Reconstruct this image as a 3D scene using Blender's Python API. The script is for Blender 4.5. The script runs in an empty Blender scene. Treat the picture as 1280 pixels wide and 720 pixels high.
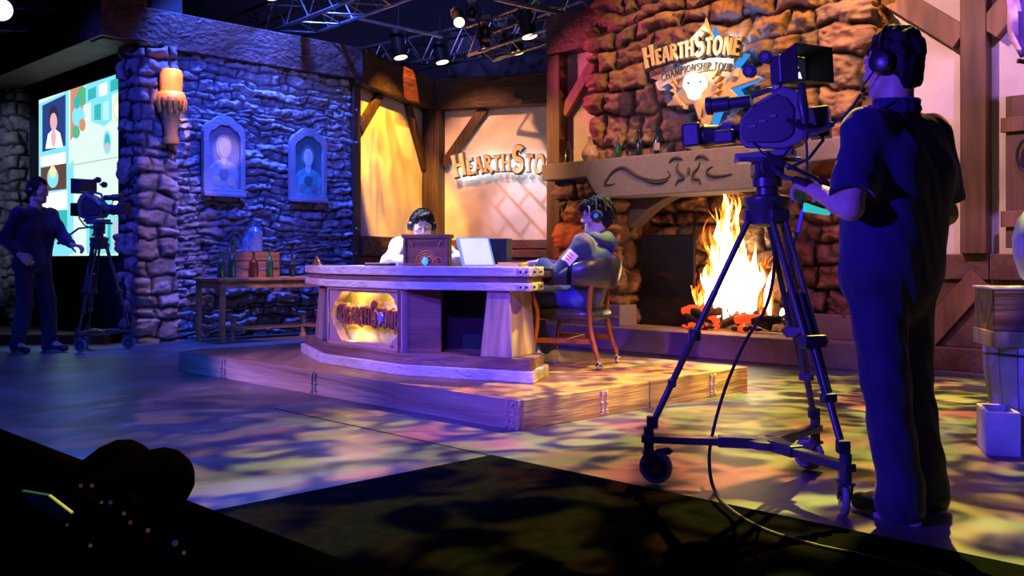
import bpy, bmesh, math, random
import numpy as np
from mathutils import Vector, Matrix
random.seed(7)
SC = bpy.context.scene
COL = SC.collection
PI = math.pi
EYE, FPX, HORY = 0.955, 1200.0, 324.0

# ---------- reading the photo: a pixel and a known plane give a place in the world
def P(px, py, Y):
    return Vector(((px - 640) / FPX * Y, Y, EYE + (HORY - py) / FPX * Y))
def G(px, py, z=0.0):
    Y = (EYE - z) * FPX / (py - HORY)
    return Vector(((px - 640) / FPX * Y, Y, z))
ORG = Vector((0.04, 5.34, 0))
SETM = Matrix.Translation(ORG) @ Matrix.Rotation(math.radians(-45), 4, 'Z')   # set frame: x to the front right, y to the back right
SETI = SETM.inverted()
ALC = Matrix.Translation((-1.362, 15.56, 0)) @ Matrix.Rotation(math.radians(-19), 4, 'Z')
ALCI = ALC.inverted()
def hit(px, py, axis, val, M=SETM):
    Mi = M.inverted()
    o = Mi @ Vector((0, 0, EYE)); d = Mi.to_3x3() @ Vector(((px - 640) / FPX, 1, (HORY - py) / FPX))
    t = (val - o[axis]) / d[axis]
    return o + d * t
def S(x, y, z=0): return SETM @ Vector((x, y, z))
def TR(loc, rz=0): return Matrix.Translation(loc) @ Matrix.Rotation(rz, 4, 'Z')

# ---------- mesh builder
class MB:
    def __init__(s, M=None): s.v = []; s.f = []; s.M = M
    def add(s, vs, fs, M=None):
        n = len(s.v)
        T = s.M
        if M is not None: T = M if T is None else T @ M
        if T is not None: vs = [T @ Vector(v) for v in vs]
        s.v.extend([tuple(v) for v in vs]); s.f.extend([tuple(i + n for i in f) for f in fs]); return s
    def box(s, c, d, M=None, top=None):
        x, y, z = d[0]/2, d[1]/2, d[2]/2
        tx, ty = (x, y) if top is None else (top[0]/2, top[1]/2)
        vs = [(c[0]+a, c[1]+b, c[2]+e) for a, b, e in ((-x,-y,-z),(x,-y,-z),(x,y,-z),(-x,y,-z),(-tx,-ty,z),(tx,-ty,z),(tx,ty,z),(-tx,ty,z))]
        return s.add(vs, [(0,3,2,1),(4,5,6,7),(0,1,5,4),(1,2,6,5),(2,3,7,6),(3,0,4,7)], M)
    def box2(s, lo, hi, M=None):
        return s.box([(a+b)/2 for a, b in zip(lo, hi)], [abs(b-a) for a, b in zip(lo, hi)], M)
    def bar(s, p1, p2, w, h, up=(0,0,1), M=None):
        p1, p2 = Vector(p1), Vector(p2); d = (p2-p1); L = d.length; d.normalize()
        u = Vector(up)
        if abs(d.dot(u)) > .98: u = Vector((1,0,0))
        sx = d.cross(u).normalized(); uz = sx.cross(d).normalized()
        R = Matrix((sx, d, uz)).transposed().to_4x4(); R.translation = (p1+p2)/2
        T = R if M is None else M @ R
        return s.box((0,0,0), (w, L, h), T)
    def tube(s, pts, r, n=10, closed=False, caps=True, M=None, flat=None):
        pts = [Vector(p) for p in pts]; m = len(pts)
        rs = r if isinstance(r, (list, tuple)) else [r]*m
        vs = []; fs = []; prev = None
        for i, p in enumerate(pts):
            if closed: t = pts[(i+1) % m] - pts[i-1]
            else: t = pts[min(i+1, m-1)] - pts[max(i-1, 0)]
            if t.length < 1e-9: t = Vector((0,0,1))
            t.normalize()
            if prev is None:
                a = Vector((0,0,1)) if abs(t.z) < .9 else Vector((1,0,0))
                prev = t.cross(a).normalized()
            else:
                prev = (prev - t*prev.dot(t))
                if prev.length < 1e-6: prev = t.orthogonal()
                prev.normalize()
            b = t.cross(prev)
            for k in range(n):
                a = 2*PI*k/n
                fl = flat if flat else 1
                vs.append(p + (prev*math.cos(a) + b*math.sin(a)*fl)*rs[i])
        rng = m if closed else m-1
        for i in range(rng):
            for k in range(n):
                a, b2 = i*n+k, i*n+(k+1) % n; c, d = ((i+1) % m)*n+(k+1) % n, ((i+1) % m)*n+k
                fs.append((a, b2, c, d))
        if caps and not closed:
            fs.append(tuple(range(n-1, -1, -1))); fs.append(tuple((m-1)*n+k for k in range(n)))
        return s.add(vs, fs, M)
    def cyl(s, p1, p2, r1, r2=None, n=20, M=None):
        return s.tube([p1, p2], [r1, r1 if r2 is None else r2], n, M=M)
    def lathe(s, prof, c=(0,0,0), n=24, M=None):
        vs = []; fs = []; m = len(prof)
        for r, z in prof:
            for k in range(n):
                a = 2*PI*k/n; vs.append((c[0]+r*math.cos(a), c[1]+r*math.sin(a), c[2]+z))
        for i in range(m-1):
            for k in range(n): fs.append((i*n+k, i*n+(k+1) % n, (i+1)*n+(k+1) % n, (i+1)*n+k))
        fs.append(tuple(range(n-1, -1, -1))); fs.append(tuple((m-1)*n+k for k in range(n)))
        return s.add(vs, fs, M)
    def sph(s, c, r, nu=16, nv=10, M=None):
        if not isinstance(r, (list, tuple)): r = (r, r, r)
        vs = [(c[0], c[1], c[2]-r[2])]; fs = []
        for j in range(1, nv):
            t = -PI/2 + PI*j/nv
            for k in range(nu):
                a = 2*PI*k/nu; vs.append((c[0]+r[0]*math.cos(t)*math.cos(a), c[1]+r[1]*math.cos(t)*math.sin(a), c[2]+r[2]*math.sin(t)))
        vs.append((c[0], c[1], c[2]+r[2])); e = len(vs)-1
        for k in range(nu):
            fs.append((0, 1+(k+1) % nu, 1+k)); fs.append((e, e-nu+k, e-nu+(k+1) % nu))
        for j in range(nv-2):
            for k in range(nu):
                a = 1+j*nu+k; b = 1+j*nu+(k+1) % nu; fs.append((a, b, b+nu, a+nu))
        return s.add(vs, fs, M)
    def prism(s, poly, h0, h1, M=None):
        """polygon in x,y extruded along z from h0 to h1"""
        n = len(poly)
        ar = sum(poly[i][0]*poly[(i+1) % n][1] - poly[(i+1) % n][0]*poly[i][1] for i in range(n))
        if ar < 0: poly = poly[::-1]
        vs = [(p[0], p[1], h0) for p in poly] + [(p[0], p[1], h1) for p in poly]
        fs = [tuple(range(n-1, -1, -1)), tuple(range(n, 2*n))] + [(i, (i+1) % n, n+(i+1) % n, n+i) for i in range(n)]
        return s.add(vs, fs, M)
    def ring(s, outer, inner, h0, h1, M=None):
        """matching outer / inner outlines -> a slab with a hole"""
        n = len(outer); vs = []
        for h in (h0, h1):
            vs += [(p[0], p[1], h) for p in outer] + [(p[0], p[1], h) for p in inner]
        fs = []
        for i in range(n):
            j = (i+1) % n
            fs += [(2*n+i, 2*n+j, 3*n+j, 3*n+i), (j, i, n+i, n+j), (i, j, 2*n+j, 2*n+i), (n+j, n+i, 3*n+i, 3*n+j)]
        return s.add(vs, fs, M)
    def build(s, name, m, parent=None, smooth=False, bevel=0, seg=2, label=None):
        me = bpy.data.meshes.new(name)
        vs = s.v
        o = bpy.data.objects.new(name, me); COL.objects.link(o)
        if parent is not None:
            Mi = WM[parent.name].inverted()
            o.parent = parent; WM[o.name] = WM[parent.name]
            vs = [Mi @ Vector(v) for v in vs]
        else:
            A = np.array(vs); lo = A.min(0); hi = A.max(0)
            c = Vector(((lo[0]+hi[0])/2, (lo[1]+hi[1])/2, lo[2]))
            o.location = c; WM[o.name] = Matrix.Translation(c)
            vs = [Vector(v) - c for v in vs]
        me.from_pydata([tuple(v) for v in vs], [], s.f)
        me.materials.append(m); me.update()
        if not bevel:
            pass
        bm = bmesh.new(); bm.from_mesh(me); bmesh.ops.recalc_face_normals(bm, faces=bm.faces); bm.to_mesh(me); bm.free()
        if smooth:
            me.polygons.foreach_set('use_smooth', [True]*len(me.polygons))
            me.set_sharp_from_angle(angle=math.radians(smooth if smooth is not True else 40))
        if bevel:
            b = o.modifiers.new('bevel', 'BEVEL'); b.width = bevel; b.segments = seg; b.limit_method = 'ANGLE'; b.angle_limit = math.radians(40)
        if label: o['label'] = label
        return o
WM = {}
def thing(name, label, cat, loc=(0,0,0), rz=0, group=None):
    o = bpy.data.objects.new(name, None); COL.objects.link(o)
    o.location = loc; o.rotation_euler = (0, 0, rz); o.empty_display_size = .1
    WM[o.name] = TR(loc, rz)
    return tag(o, label, cat, group)
def tag(o, label, cat=None, group=None):
    o['label'] = label
    if cat: o['category'] = cat
    if group: o['group'] = group
    return o
def struct(o, label=None):
    o['kind'] = 'structure'
    if label: o['label'] = label
    return o
def copy_tree(o, parent=None, depth=0):
    c = o.copy(); COL.objects.link(c)
    if parent is not None: c.parent = parent
    for ch in [x for x in o.children]: copy_tree(ch, c, depth+1)
    return c
def dup(o, M, label, group=None):
    """copy of thing o placed by matrix M"""
    c = copy_tree(o); c.matrix_world = M; c['label'] = label
    if group: c['group'] = group
    return c
def raw_mesh(name, V, F, m, parent=None, smooth=True, attrs=None):
    """numpy vertices in world coordinates"""
    me = bpy.data.meshes.new(name); o = bpy.data.objects.new(name, me); COL.objects.link(o)
    V = np.asarray(V, dtype=np.float64)
    if parent is not None:
        Mi = np.array(WM[parent.name].inverted()); o.parent = parent; WM[o.name] = WM[parent.name]
        V = V @ Mi[:3, :3].T + Mi[:3, 3]
    else:
        lo, hi = V.min(0), V.max(0); c = np.array([(lo[0]+hi[0])/2, (lo[1]+hi[1])/2, lo[2]])
        o.location = c; WM[o.name] = Matrix.Translation(c); V = V - c
    F = np.asarray(F, dtype=np.int32)
    me.vertices.add(len(V)); me.vertices.foreach_set('co', V.astype(np.float32).ravel())
    me.loops.add(F.size); me.loops.foreach_set('vertex_index', F.ravel())
    me.polygons.add(len(F)); me.polygons.foreach_set('loop_start', np.arange(0, F.size, F.shape[1], dtype=np.int32))
    me.update(calc_edges=True)
    if smooth: me.polygons.foreach_set('use_smooth', [True]*len(F))
    me.materials.append(m); me.validate(); me.update()
    for k, a in (attrs or {}).items():
        at = me.attributes.new(k, 'FLOAT', 'POINT'); at.data.foreach_set('value', np.asarray(a, dtype=np.float32).ravel())
    return o

# ---------- noise in numpy
def _h(ix, iy, s):
    n = (ix.astype(np.int64)*374761393 + iy.astype(np.int64)*668265263 + s*1274126177) & 0x7fffffff
    n = ((n ^ (n >> 13))*1274126177) & 0x7fffffff
    return ((n ^ (n >> 16)) & 0xffff) / 65535.0
def vnoise(x, y, s=0):
    ix, iy = np.floor(x), np.floor(y); fx, fy = x-ix, y-iy
    fx = fx*fx*(3-2*fx); fy = fy*fy*(3-2*fy)
    a, b, c, d = _h(ix, iy, s), _h(ix+1, iy, s), _h(ix, iy+1, s), _h(ix+1, iy+1, s)
    return (a*(1-fx)+b*fx)*(1-fy) + (c*(1-fx)+d*fx)*fy
def fbm(x, y, s=0, o=4):
    v = 0; a = .5
    for i in range(o): v = v + a*(vnoise(x*2**i, y*2**i, s+i*17)-.5)*2; a *= .5
    return v
def stones(U, V, row=.22, ln=.36, seed=1, warp=.05, groove=.05, edge=.035, bump=.03, rough=.02, rs=6., stagger=.6, wl=2.2):
    Uw = U + warp*fbm(U*wl, V*wl, seed+3, 3); Vw = V + warp*fbm(U*wl+9, V*wl+4, seed+8, 3)
    rnd = random.Random(seed)
    vb = [V.min()-1]
    while vb[-1] < V.max()+1: vb.append(vb[-1] + row*rnd.uniform(1-stagger/1.5, 1+stagger/1.5))
    vb = np.array(vb); ri = np.searchsorted(vb, Vw)-1; ri = np.clip(ri, 0, len(vb)-2)
    dv = np.minimum(Vw-vb[ri], vb[ri+1]-Vw)
    du = np.zeros_like(U); ci = np.zeros_like(ri); uc = np.zeros_like(U)
    for r in np.unique(ri):
        m = ri == r; ub = [U.min()-1-rnd.random()*ln]
        while ub[-1] < U.max()+1: ub.append(ub[-1] + ln*rnd.uniform(1-stagger, 1+stagger))
        ub = np.array(ub); c = np.clip(np.searchsorted(ub, Uw[m])-1, 0, len(ub)-2)
        ci[m] = c; du[m] = np.minimum(Uw[m]-ub[c], ub[c+1]-Uw[m]); uc[m] = (ub[c]+ub[c+1])/2
    d = np.minimum(du, dv); d = d + .4*edge*fbm(U*14, V*14, seed+21, 2)
    e = 1-np.exp(-np.clip(d, 0, None)/edge*1.6)
    idr = _h(ci+0., ri+0., seed); id2 = _h(ci+0., ri+0., seed+5); id3 = _h(ci+0., ri+0., seed+9)
    vc = (vb[ri]+vb[ri+1])/2
    H = groove*e + bump*(idr-.5)*np.clip(e*1.5, 0, 1) + bump*1.2*((id2-.5)*(U-uc)/ln + (id3-.5)*(Vw-vc)/row)*e
    H = H + rough*fbm(U*rs, V*rs*1.4, seed+31, 5)*(.35+.65*e)
    return H, idr, np.clip(d/edge, 0, 1)
def stone_wall(name, path, z0, z1, m, parent=None, res=.012, normal_sign=1, **kw):
    """stone face following a plan polyline (world xy); the left-hand side of the path is outward when normal_sign=1"""
    pts = [np.array([p[0], p[1]]) for p in path]
    seg = [np.linalg.norm(pts[i+1]-pts[i]) for i in range(len(pts)-1)]
    X = []; N = []; Uc = []
    L0 = 0
    for i, L in enumerate(seg):
        t = (pts[i+1]-pts[i])/L; n = np.array([-t[1], t[0]])*normal_sign; k = max(2, int(L/res))
        for j in range(k+(1 if i == len(seg)-1 else 0)):
            u = j/k*L; nn = n
            if j == 0 and i > 0:
                t0 = (pts[i]-pts[i-1])/seg[i-1]; n0 = np.array([-t0[1], t0[0]])*normal_sign; nn = (n+n0)/max(.3, 1+n.dot(n0))
            X.append(pts[i]+t*u); N.append(nn); Uc.append(L0+u)
        L0 += L
    X = np.array(X); N = np.array(N); Uc = np.array(Uc); nz = int((z1-z0)/res); Z = np.linspace(z0, z1, nz+1)
    U, V = np.meshgrid(Uc, Z)
    H, idr, mo = stones(U, V, **kw)
    VX = X[None, :, 0]+N[None, :, 0]*H; VY = X[None, :, 1]+N[None, :, 1]*H
    VV = np.stack([VX, VY, V], -1).reshape(-1, 3)
    nu = len(Uc); I = np.arange(nu*(nz+1)).reshape(nz+1, nu)
    F = np.stack([I[:-1, :-1], I[:-1, 1:], I[1:, 1:], I[1:, :-1]], -1).reshape(-1, 4)
    if normal_sign == 1: F = F[:, ::-1]
    return raw_mesh(name, VV, F, m, parent, True, {'tint': idr, 'mortar': mo})

# ---------- signed-distance bodies
class SDF:
    def __init__(s, h=.008): s.h = h; s.p = []
    def cap(s, a, b, r1, r2=None, k=.02, sub=False): s.p.append(('c', np.array(a, float), np.array(b, float), r1, r1 if r2 is None else r2, k, sub)); return s
    def ell(s, c, r, R=None, k=.02, sub=False):
        R = np.eye(3) if R is None else np.array(R.to_3x3()); s.p.append(('e', np.array(c, float), np.array(r, float), R, None, k, sub)); return s
    def mesh(s, warp=None, cutz=None):
        lo = np.full(3, 1e9); hi = -lo
        bb = []
        for q in s.p:
            if q[0] == 'c': r = max(q[3], q[4]); a = np.minimum(q[1], q[2])-r; b = np.maximum(q[1], q[2])+r
            else: r = max(q[2]); a = q[1]-r; b = q[1]+r
            bb.append((a, b))
            if not q[6]: lo = np.minimum(lo, a); hi = np.maximum(hi, b)
        h = s.h; lo -= 4*h; hi += 4*h; n = np.ceil((hi-lo)/h).astype(int)+1
        D = np.full(n, 1.0, np.float32)
        ax = [lo[i]+h*np.arange(n[i]) for i in range(3)]
        for q, (a, b) in zip(s.p, bb):
            k = q[5]; mg = k+5*h
            i0 = np.clip(((a-mg-lo)/h).astype(int), 0, n-1); i1 = np.clip(((b+mg-lo)/h).astype(int)+2, 1, n)
            X, Y, Z = np.meshgrid(ax[0][i0[0]:i1[0]], ax[1][i0[1]:i1[1]], ax[2][i0[2]:i1[2]], indexing='ij', sparse=True)
            if q[0] == 'c':
                ba = q[2]-q[1]; L = max(ba.dot(ba), 1e-12)
                t = np.clip(((X-q[1][0])*ba[0]+(Y-q[1][1])*ba[1]+(Z-q[1][2])*ba[2])/L, 0, 1)
                d = np.sqrt((X-q[1][0]-ba[0]*t)**2+(Y-q[1][1]-ba[1]*t)**2+(Z-q[1][2]-ba[2]*t)**2)-(q[3]+(q[4]-q[3])*t)
            else:
                R = q[3]; x, y, z = X-q[1][0], Y-q[1][1], Z-q[1][2]
                l = [R[0, i]*x+R[1, i]*y+R[2, i]*z for i in range(3)]
                k0 = np.sqrt(sum((l[i]/q[2][i])**2 for i in range(3))); k1 = np.sqrt(sum((l[i]/q[2][i]**2)**2 for i in range(3)))+1e-9
                d = k0*(k0-1)/k1
            sl = tuple(slice(i0[i], i1[i]) for i in range(3)); A = D[sl]
            if q[6]:
                hh = np.maximum(k-np.abs(A+d), 0)/k; D[sl] = np.maximum(A, -d)+hh*hh*k/4
            else:
                hh = np.maximum(k-np.abs(A-d), 0)/k; D[sl] = np.minimum(A, d)-hh*hh*k/4
        if warp is not None:
            X, Y, Z = np.meshgrid(*ax, indexing='ij', sparse=True); D = D + warp(X, Y, Z)
        D[0] = D[-1] = 1; D[:, 0] = D[:, -1] = 1; D[:, :, 0] = D[:, :, -1] = 1
        return surf_net(D, lo, h)
    def build(s, name, m, parent=None, warp=None, label=None):
        V, F = s.mesh(warp); o = raw_mesh(name, V, F, m, parent, True)
        if label: o['label'] = label
        return o
def surf_net(D, lo, h):
    s = D < 0; n = np.array(D.shape)
    c = n-1; cnt = np.zeros(c, np.int8); pos = np.zeros(tuple(c)+(3,), np.float32); num = np.zeros(c, np.float32)
    for i in (0, 1):
        for j in (0, 1):
            for k in (0, 1): cnt += s[i:i+c[0], j:j+c[1], k:k+c[2]]
    act = (cnt > 0) & (cnt < 8)
    ids = np.full(c, -1, np.int64); ids[act] = np.arange(act.sum()); I, J, K = np.nonzero(act)
    acc = np.zeros((len(I), 3)); num = np.zeros(len(I))
    for axis in range(3):
        o = [a for a in range(3) if a != axis]
        for da in (0, 1):
            for db in (0, 1):
                off = [0, 0, 0]; off[o[0]] = da; off[o[1]] = db
                a = (I+off[0], J+off[1], K+off[2]); off2 = list(off); off2[axis] = 1
                b = (I+off2[0], J+off2[1], K+off2[2])
                va, vb = D[a].astype(float), D[b].astype(float); m = (va < 0) != (vb < 0)
                t = np.where(m, va/(va-vb+1e-20), 0); pt = np.array(off)[None, :].repeat(len(I), 0).astype(float); pt[:, axis] = t
                acc += pt*m[:, None]; num += m
    V = (np.stack([I, J, K], -1)+acc/num[:, None])*h+lo
    F = []
    for axis in range(3):
        o = [(axis+1) % 3, (axis+2) % 3]
        sa = [slice(None)]*3; sb = [slice(None)]*3; sa[axis] = slice(0, -1); sb[axis] = slice(1, None)
        a, b = s[tuple(sa)], s[tuple(sb)]; E = np.nonzero(a != b); fl = a[E]
        def cell(d1, d2):
            q = [E[0].copy(), E[1].copy(), E[2].copy()]; q[o[0]] -= d1; q[o[1]] -= d2; return ids[tuple(q)]
        q = np.stack([cell(1, 1), cell(0, 1), cell(0, 0), cell(1, 0)], -1); q[~fl] = q[~fl][:, ::-1]
        F.append(q)
    F = np.concatenate(F); F = F[(F >= 0).all(1)]
    return V, F

# ---------- materials
def nt(m): m.use_nodes = True; return m.node_tree.nodes, m.node_tree.links
def mat(name, col, rough=.6, metal=0, var=0, vscale=8, vdet=4, col2=None, bump=0, bscale=30, bstretch=(1,1,1), spec=.5, trans=0, emit=None, es=0, coat=0, alpha=1, attr=None, bdist=.01, sheen=0, rvar=0):
    m = bpy.data.materials.new(name); N, L = nt(m); b = N['Principled BSDF']
    c4 = lambda c: (c[0], c[1], c[2], 1)
    b.inputs['Base Color'].default_value = c4(col); b.inputs['Roughness'].default_value = rough; b.inputs['Metallic'].default_value = metal
    b.inputs['Specular IOR Level'].default_value = spec; b.inputs['Transmission Weight'].default_value = trans; b.inputs['Coat Weight'].default_value = coat
    b.inputs['Sheen Weight'].default_value = sheen
    tc = N.new('ShaderNodeTexCoord'); mp = N.new('ShaderNodeMapping'); L.new(tc.outputs['Object'], mp.inputs['Vector']); mp.inputs['Scale'].default_value = bstretch
    if var or col2:
        nz = N.new('ShaderNodeTexNoise'); nz.inputs['Scale'].default_value = vscale; nz.inputs['Detail'].default_value = vdet; nz.inputs['Distortion'].default_value = .4
        L.new(mp.outputs[0], nz.inputs['Vector']); r = N.new('ShaderNodeValToRGB'); L.new(nz.outputs['Fac'], r.inputs['Fac'])
        c2 = col2 if col2 else tuple(min(1, x*(1+var)) for x in col); c1 = col if col2 else tuple(x*(1-var) for x in col)
        r.color_ramp.elements[0].position = .32; r.color_ramp.elements[1].position = .68
        r.color_ramp.elements[0].color = c4(c1); r.color_ramp.elements[1].color = c4(c2); out = r.outputs[0]
        if attr:
            a = N.new('ShaderNodeAttribute'); a.attribute_name = 'tint'; rr = N.new('ShaderNodeValToRGB'); L.new(a.outputs['Fac'], rr.inputs['Fac'])
            els = rr.color_ramp.elements; els[0].color = c4(attr[0]); els[1].color = c4(attr[-1]); rr.color_ramp.interpolation = 'CONSTANT' if len(attr) > 2 else 'LINEAR'
            for i in range(1, len(attr)-1): e = els.new(i/(len(attr)-1)); e.color = c4(attr[i])
            els[-1].position = (len(attr)-1)/len(attr) if len(attr) > 2 else 1
            mx = N.new('ShaderNodeMix'); mx.data_type = 'RGBA'; mx.blend_type = 'MULTIPLY'; mx.inputs[0].default_value = 1
            L.new(out, mx.inputs[6]); L.new(rr.outputs[0], mx.inputs[7])
            a2 = N.new('ShaderNodeAttribute'); a2.attribute_name = 'mortar'; r2 = N.new('ShaderNodeMapRange'); r2.inputs[1].default_value = 0; r2.inputs[2].default_value = .9; L.new(a2.outputs['Fac'], r2.inputs[0])
            mo = N.new('ShaderNodeMix'); mo.data_type = 'RGBA'; L.new(r2.outputs[0], mo.inputs[0]); mo.inputs[6].default_value = MORTAR; L.new(mx.outputs[2], mo.inputs[7]); out = mo.outputs[2]
        L.new(out, b.inputs['Base Color'])
        if rvar:
            rr2 = N.new('ShaderNodeMapRange'); L.new(nz.outputs['Fac'], rr2.inputs[0]); rr2.inputs[3].default_value = rough-rvar; rr2.inputs[4].default_value = rough+rvar; L.new(rr2.outputs[0], b.inputs['Roughness'])
    if bump:
        n2 = N.new('ShaderNodeTexNoise'); n2.inputs['Scale'].default_value = bscale; n2.inputs['Detail'].default_value = 5; n2.inputs['Distortion'].default_value = .6; L.new(mp.outputs[0], n2.inputs['Vector'])
        bp = N.new('ShaderNodeBump'); bp.inputs['Strength'].default_value = bump; bp.inputs['Distance'].default_value = bdist; L.new(n2.outputs['Fac'], bp.inputs['Height']); L.new(bp.outputs[0], b.inputs['Normal'])
    if emit: b.inputs['Emission Color'].default_value = c4(emit); b.inputs['Emission Strength'].default_value = es
    if alpha < 1: b.inputs['Alpha'].default_value = alpha
    return m
MORTAR = (.02, .018, .018, 1)
def wood(name, c1, c2, axis='X', scale=1., rough=.55, bump=.5, rings=9., dist=.012, fine=1.):
    """grain running along the given object axis"""
    m = bpy.data.materials.new(name); N, L = nt(m); b = N['Principled BSDF']; b.inputs['Roughness'].default_value = rough
    tc = N.new('ShaderNodeTexCoord'); mp = N.new('ShaderNodeMapping'); L.new(tc.outputs['Object'], mp.inputs['Vector'])
    st = {'X': (.09, 1, 1), 'Y': (1, .09, 1), 'Z': (1, 1, .09), 'U': (.09, 1, 1)}[axis]
    mp.inputs['Scale'].default_value = tuple(x*scale for x in st)
    if axis == 'U': mp.vector_type = 'TEXTURE'; mp.inputs['Rotation'].default_value = (0, 0, math.radians(-45)); mp.inputs['Scale'].default_value = (1/(.09*scale), 1/scale, 1/scale)
    nz = N.new('ShaderNodeTexNoise'); nz.inputs['Scale'].default_value = rings; nz.inputs['Detail'].default_value = 6; nz.inputs['Distortion'].default_value = .8; L.new(mp.outputs[0], nz.inputs['Vector'])
    r = N.new('ShaderNodeValToRGB'); r.color_ramp.elements[0].position = .34; r.color_ramp.elements[1].position = .66
    r.color_ramp.elements[0].color = (*c1, 1); r.color_ramp.elements[1].color = (*c2, 1); L.new(nz.outputs['Fac'], r.inputs['Fac']); L.new(r.outputs[0], b.inputs['Base Color'])
    n2 = N.new('ShaderNodeTexNoise'); n2.inputs['Scale'].default_value = rings*2.6*fine; n2.inputs['Detail'].default_value = 4; L.new(mp.outputs[0], n2.inputs['Vector'])
    ad = N.new('ShaderNodeMath'); ad.operation = 'ADD'; L.new(nz.outputs['Fac'], ad.inputs[0]); L.new(n2.outputs['Fac'], ad.inputs[1])
    bp = N.new('ShaderNodeBump'); bp.inputs['Strength'].default_value = bump; bp.inputs['Distance'].default_value = dist; L.new(ad.outputs[0], bp.inputs['Height']); L.new(bp.outputs[0], b.inputs['Normal'])
    return m
def glow(name, col, s):
    m = bpy.data.materials.new(name); N, L = nt(m); N.remove(N['Principled BSDF']); e = N.new('ShaderNodeEmission'); e.inputs[0].default_value = (*col, 1); e.inputs[1].default_value = s
    L.new(e.outputs[0], N['Material Output'].inputs[0]); return m

# ---------- lettering: flared strokes
def arc(cx, cy, rx, ry, a0, a1, n=10): return [(cx+rx*math.cos(math.radians(a0+(a1-a0)*i/n)), cy+ry*math.sin(math.radians(a0+(a1-a0)*i/n))) for i in range(n+1)]
GL = {
 'H': (.8, [([(.14,0),(.14,1)],1),([(.66,0),(.66,1)],1),([(.14,.5),(.66,.54)],.6)]),
 'E': (.6, [([(.14,0),(.14,1)],1),([(.14,.95),(.55,.95)],.7),([(.14,.5),(.46,.5)],.6),([(.14,.05),(.57,.05)],.7)]),
 'A': (.74, [([(.04,0),(.36,1)],.8),([(.7,0),(.36,1)],1),([(.17,.32),(.55,.32)],.5)]),
 'R': (.7, [([(.14,0),(.14,1)],1),(arc(.2,.74,.34,.22,95,-90),.8),([(.26,.5),(.7,-.02)],1)]),
 'T': (.66, [([(.33,0),(.33,1)],1),([(.02,.94),(.64,.94)],.75)]),
 'S': (.66, [(arc(.36,.74,.24,.22,35,180)+arc(.34,.72,.22,.24,190,262,5)+arc(.34,.26,.25,.24,75,-20,6)+arc(.34,.26,.25,.24,-30,-150,8),1)]),
 'O': (.8, [(arc(.4,.5,.32,.46,90,450,22),.95)]),
 'N': (.8, [([(.14,0),(.14,1)],.75),([(.14,1),(.66,0)],1),([(.66,0),(.66,1)],.75)]),
 'C': (.7, [(arc(.42,.5,.32,.46,50,310,16),.95)]),
 'M': (.95, [([(.12,0),(.16,1)],.75),([(.16,1),(.47,.1)],1),([(.47,.1),(.78,1)],.7),([(.78,1),(.84,0)],1)]),
 'P': (.62, [([(.14,0),(.14,1)],1),(arc(.2,.72,.34,.24,95,-95),.8)]),
 'I': (.3, [([(.15,0),(.15,1)],1)]),
 'U': (.76, [([(.13,1),(.13,.35)]+arc(.38,.33,.25,.3,180,360,10)+[(.63,.35),(.63,1)],.9)]),
}
def stroke(mb, pts, w, M, z0, z1, grow=0, flare=1.35):
    pts = [Vector((p[0], p[1], 0)) for p in pts]; n = len(pts); Lf = []; Rt = []
    if n == 2: a, b = pts; pts = [a, a.lerp(b, .16), a.lerp(b, .84), b]; n = 4
    closed = (pts[0]-pts[-1]).length < 1e-4
    for i, p in enumerate(pts):
        if closed: t = pts[(i+1) % (n-1)] - pts[(i-1) % (n-1)]
        else: t = pts[min(i+1, n-1)]-pts[max(i-1, 0)]
        t.normalize(); nn = Vector((-t.y, t.x, 0)); k = flare if (i in (0, n-1) and not closed) else 1
        ext = Vector((0,0,0))
        if not closed and i == 0: ext = -t*grow
        if not closed and i == n-1: ext = t*grow
        q = w*k/2+grow; Lf.append(p+nn*q+ext); Rt.append(p-nn*q+ext)
    vs = []
    for i in range(n): vs += [(Lf[i].x, Lf[i].y, z0), (Rt[i].x, Rt[i].y, z0), (Lf[i].x, Lf[i].y, z1), (Rt[i].x, Rt[i].y, z1)]
    fs = []
    for i in range(n-1):
        a = 4*i; b = 4*(i+1)
        fs += [(a+2, a+3, b+3, b+2), (a+1, a, b, b+1), (a, a+2, b+2, b), (a+3, a+1, b+1, b+3)]
    fs += [(0, 1, 3, 2), (4*n-3, 4*n-4, 4*n-2, 4*n-1)]
    mb.add(vs, fs, M)
def word(txt, M, h, total_w, m_face, m_back, parent, depth=.03, sizes=None, arch=0, w=.2, grow=.06, tilt=0, name='letter', backgrow=True):
    """lettering in the local x,z plane, facing -y; starts at M's origin and runs along +x"""
    F = Matrix(((1,0,0,0),(0,0,-1,0),(0,1,0,0),(0,0,0,1)))  # x,y -> x,z ; z -> -y
    sizes = sizes or [1]*len(txt)
    adv = sum((GL[c][0]+.08)*s if c != ' ' else .4 for c, s in zip(txt, sizes)); sc = total_w/adv; x = 0
    for c, s in zip(txt, sizes):
        if c == ' ': x += .4*sc; continue
        cw = (GL[c][0]+.08)*s*sc; t = (x+cw/2)/total_w*2-1
        y = arch*(1-t*t); rot = -2*arch*t*2/total_w if arch else 0
        T = M @ F @ Matrix.Translation((x, y, 0)) @ Matrix.Rotation(rot+tilt, 4, 'Z') @ Matrix.Diagonal((sc*s, h*s, 1, 1))
        k = h/sc
        for mm, g, z0, z1 in ((m_back, grow, -depth*.2, depth*.62), (m_face, 0, depth*.62, depth)):
            b = MB()
            for pts, ww in GL[c][1]: stroke(b, pts, w*ww, T, z0, z1, g)
            if mm is m_back: holder = b.build(name, mm, parent)
            else: b.build('face', mm, holder)
        x += cw
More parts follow.
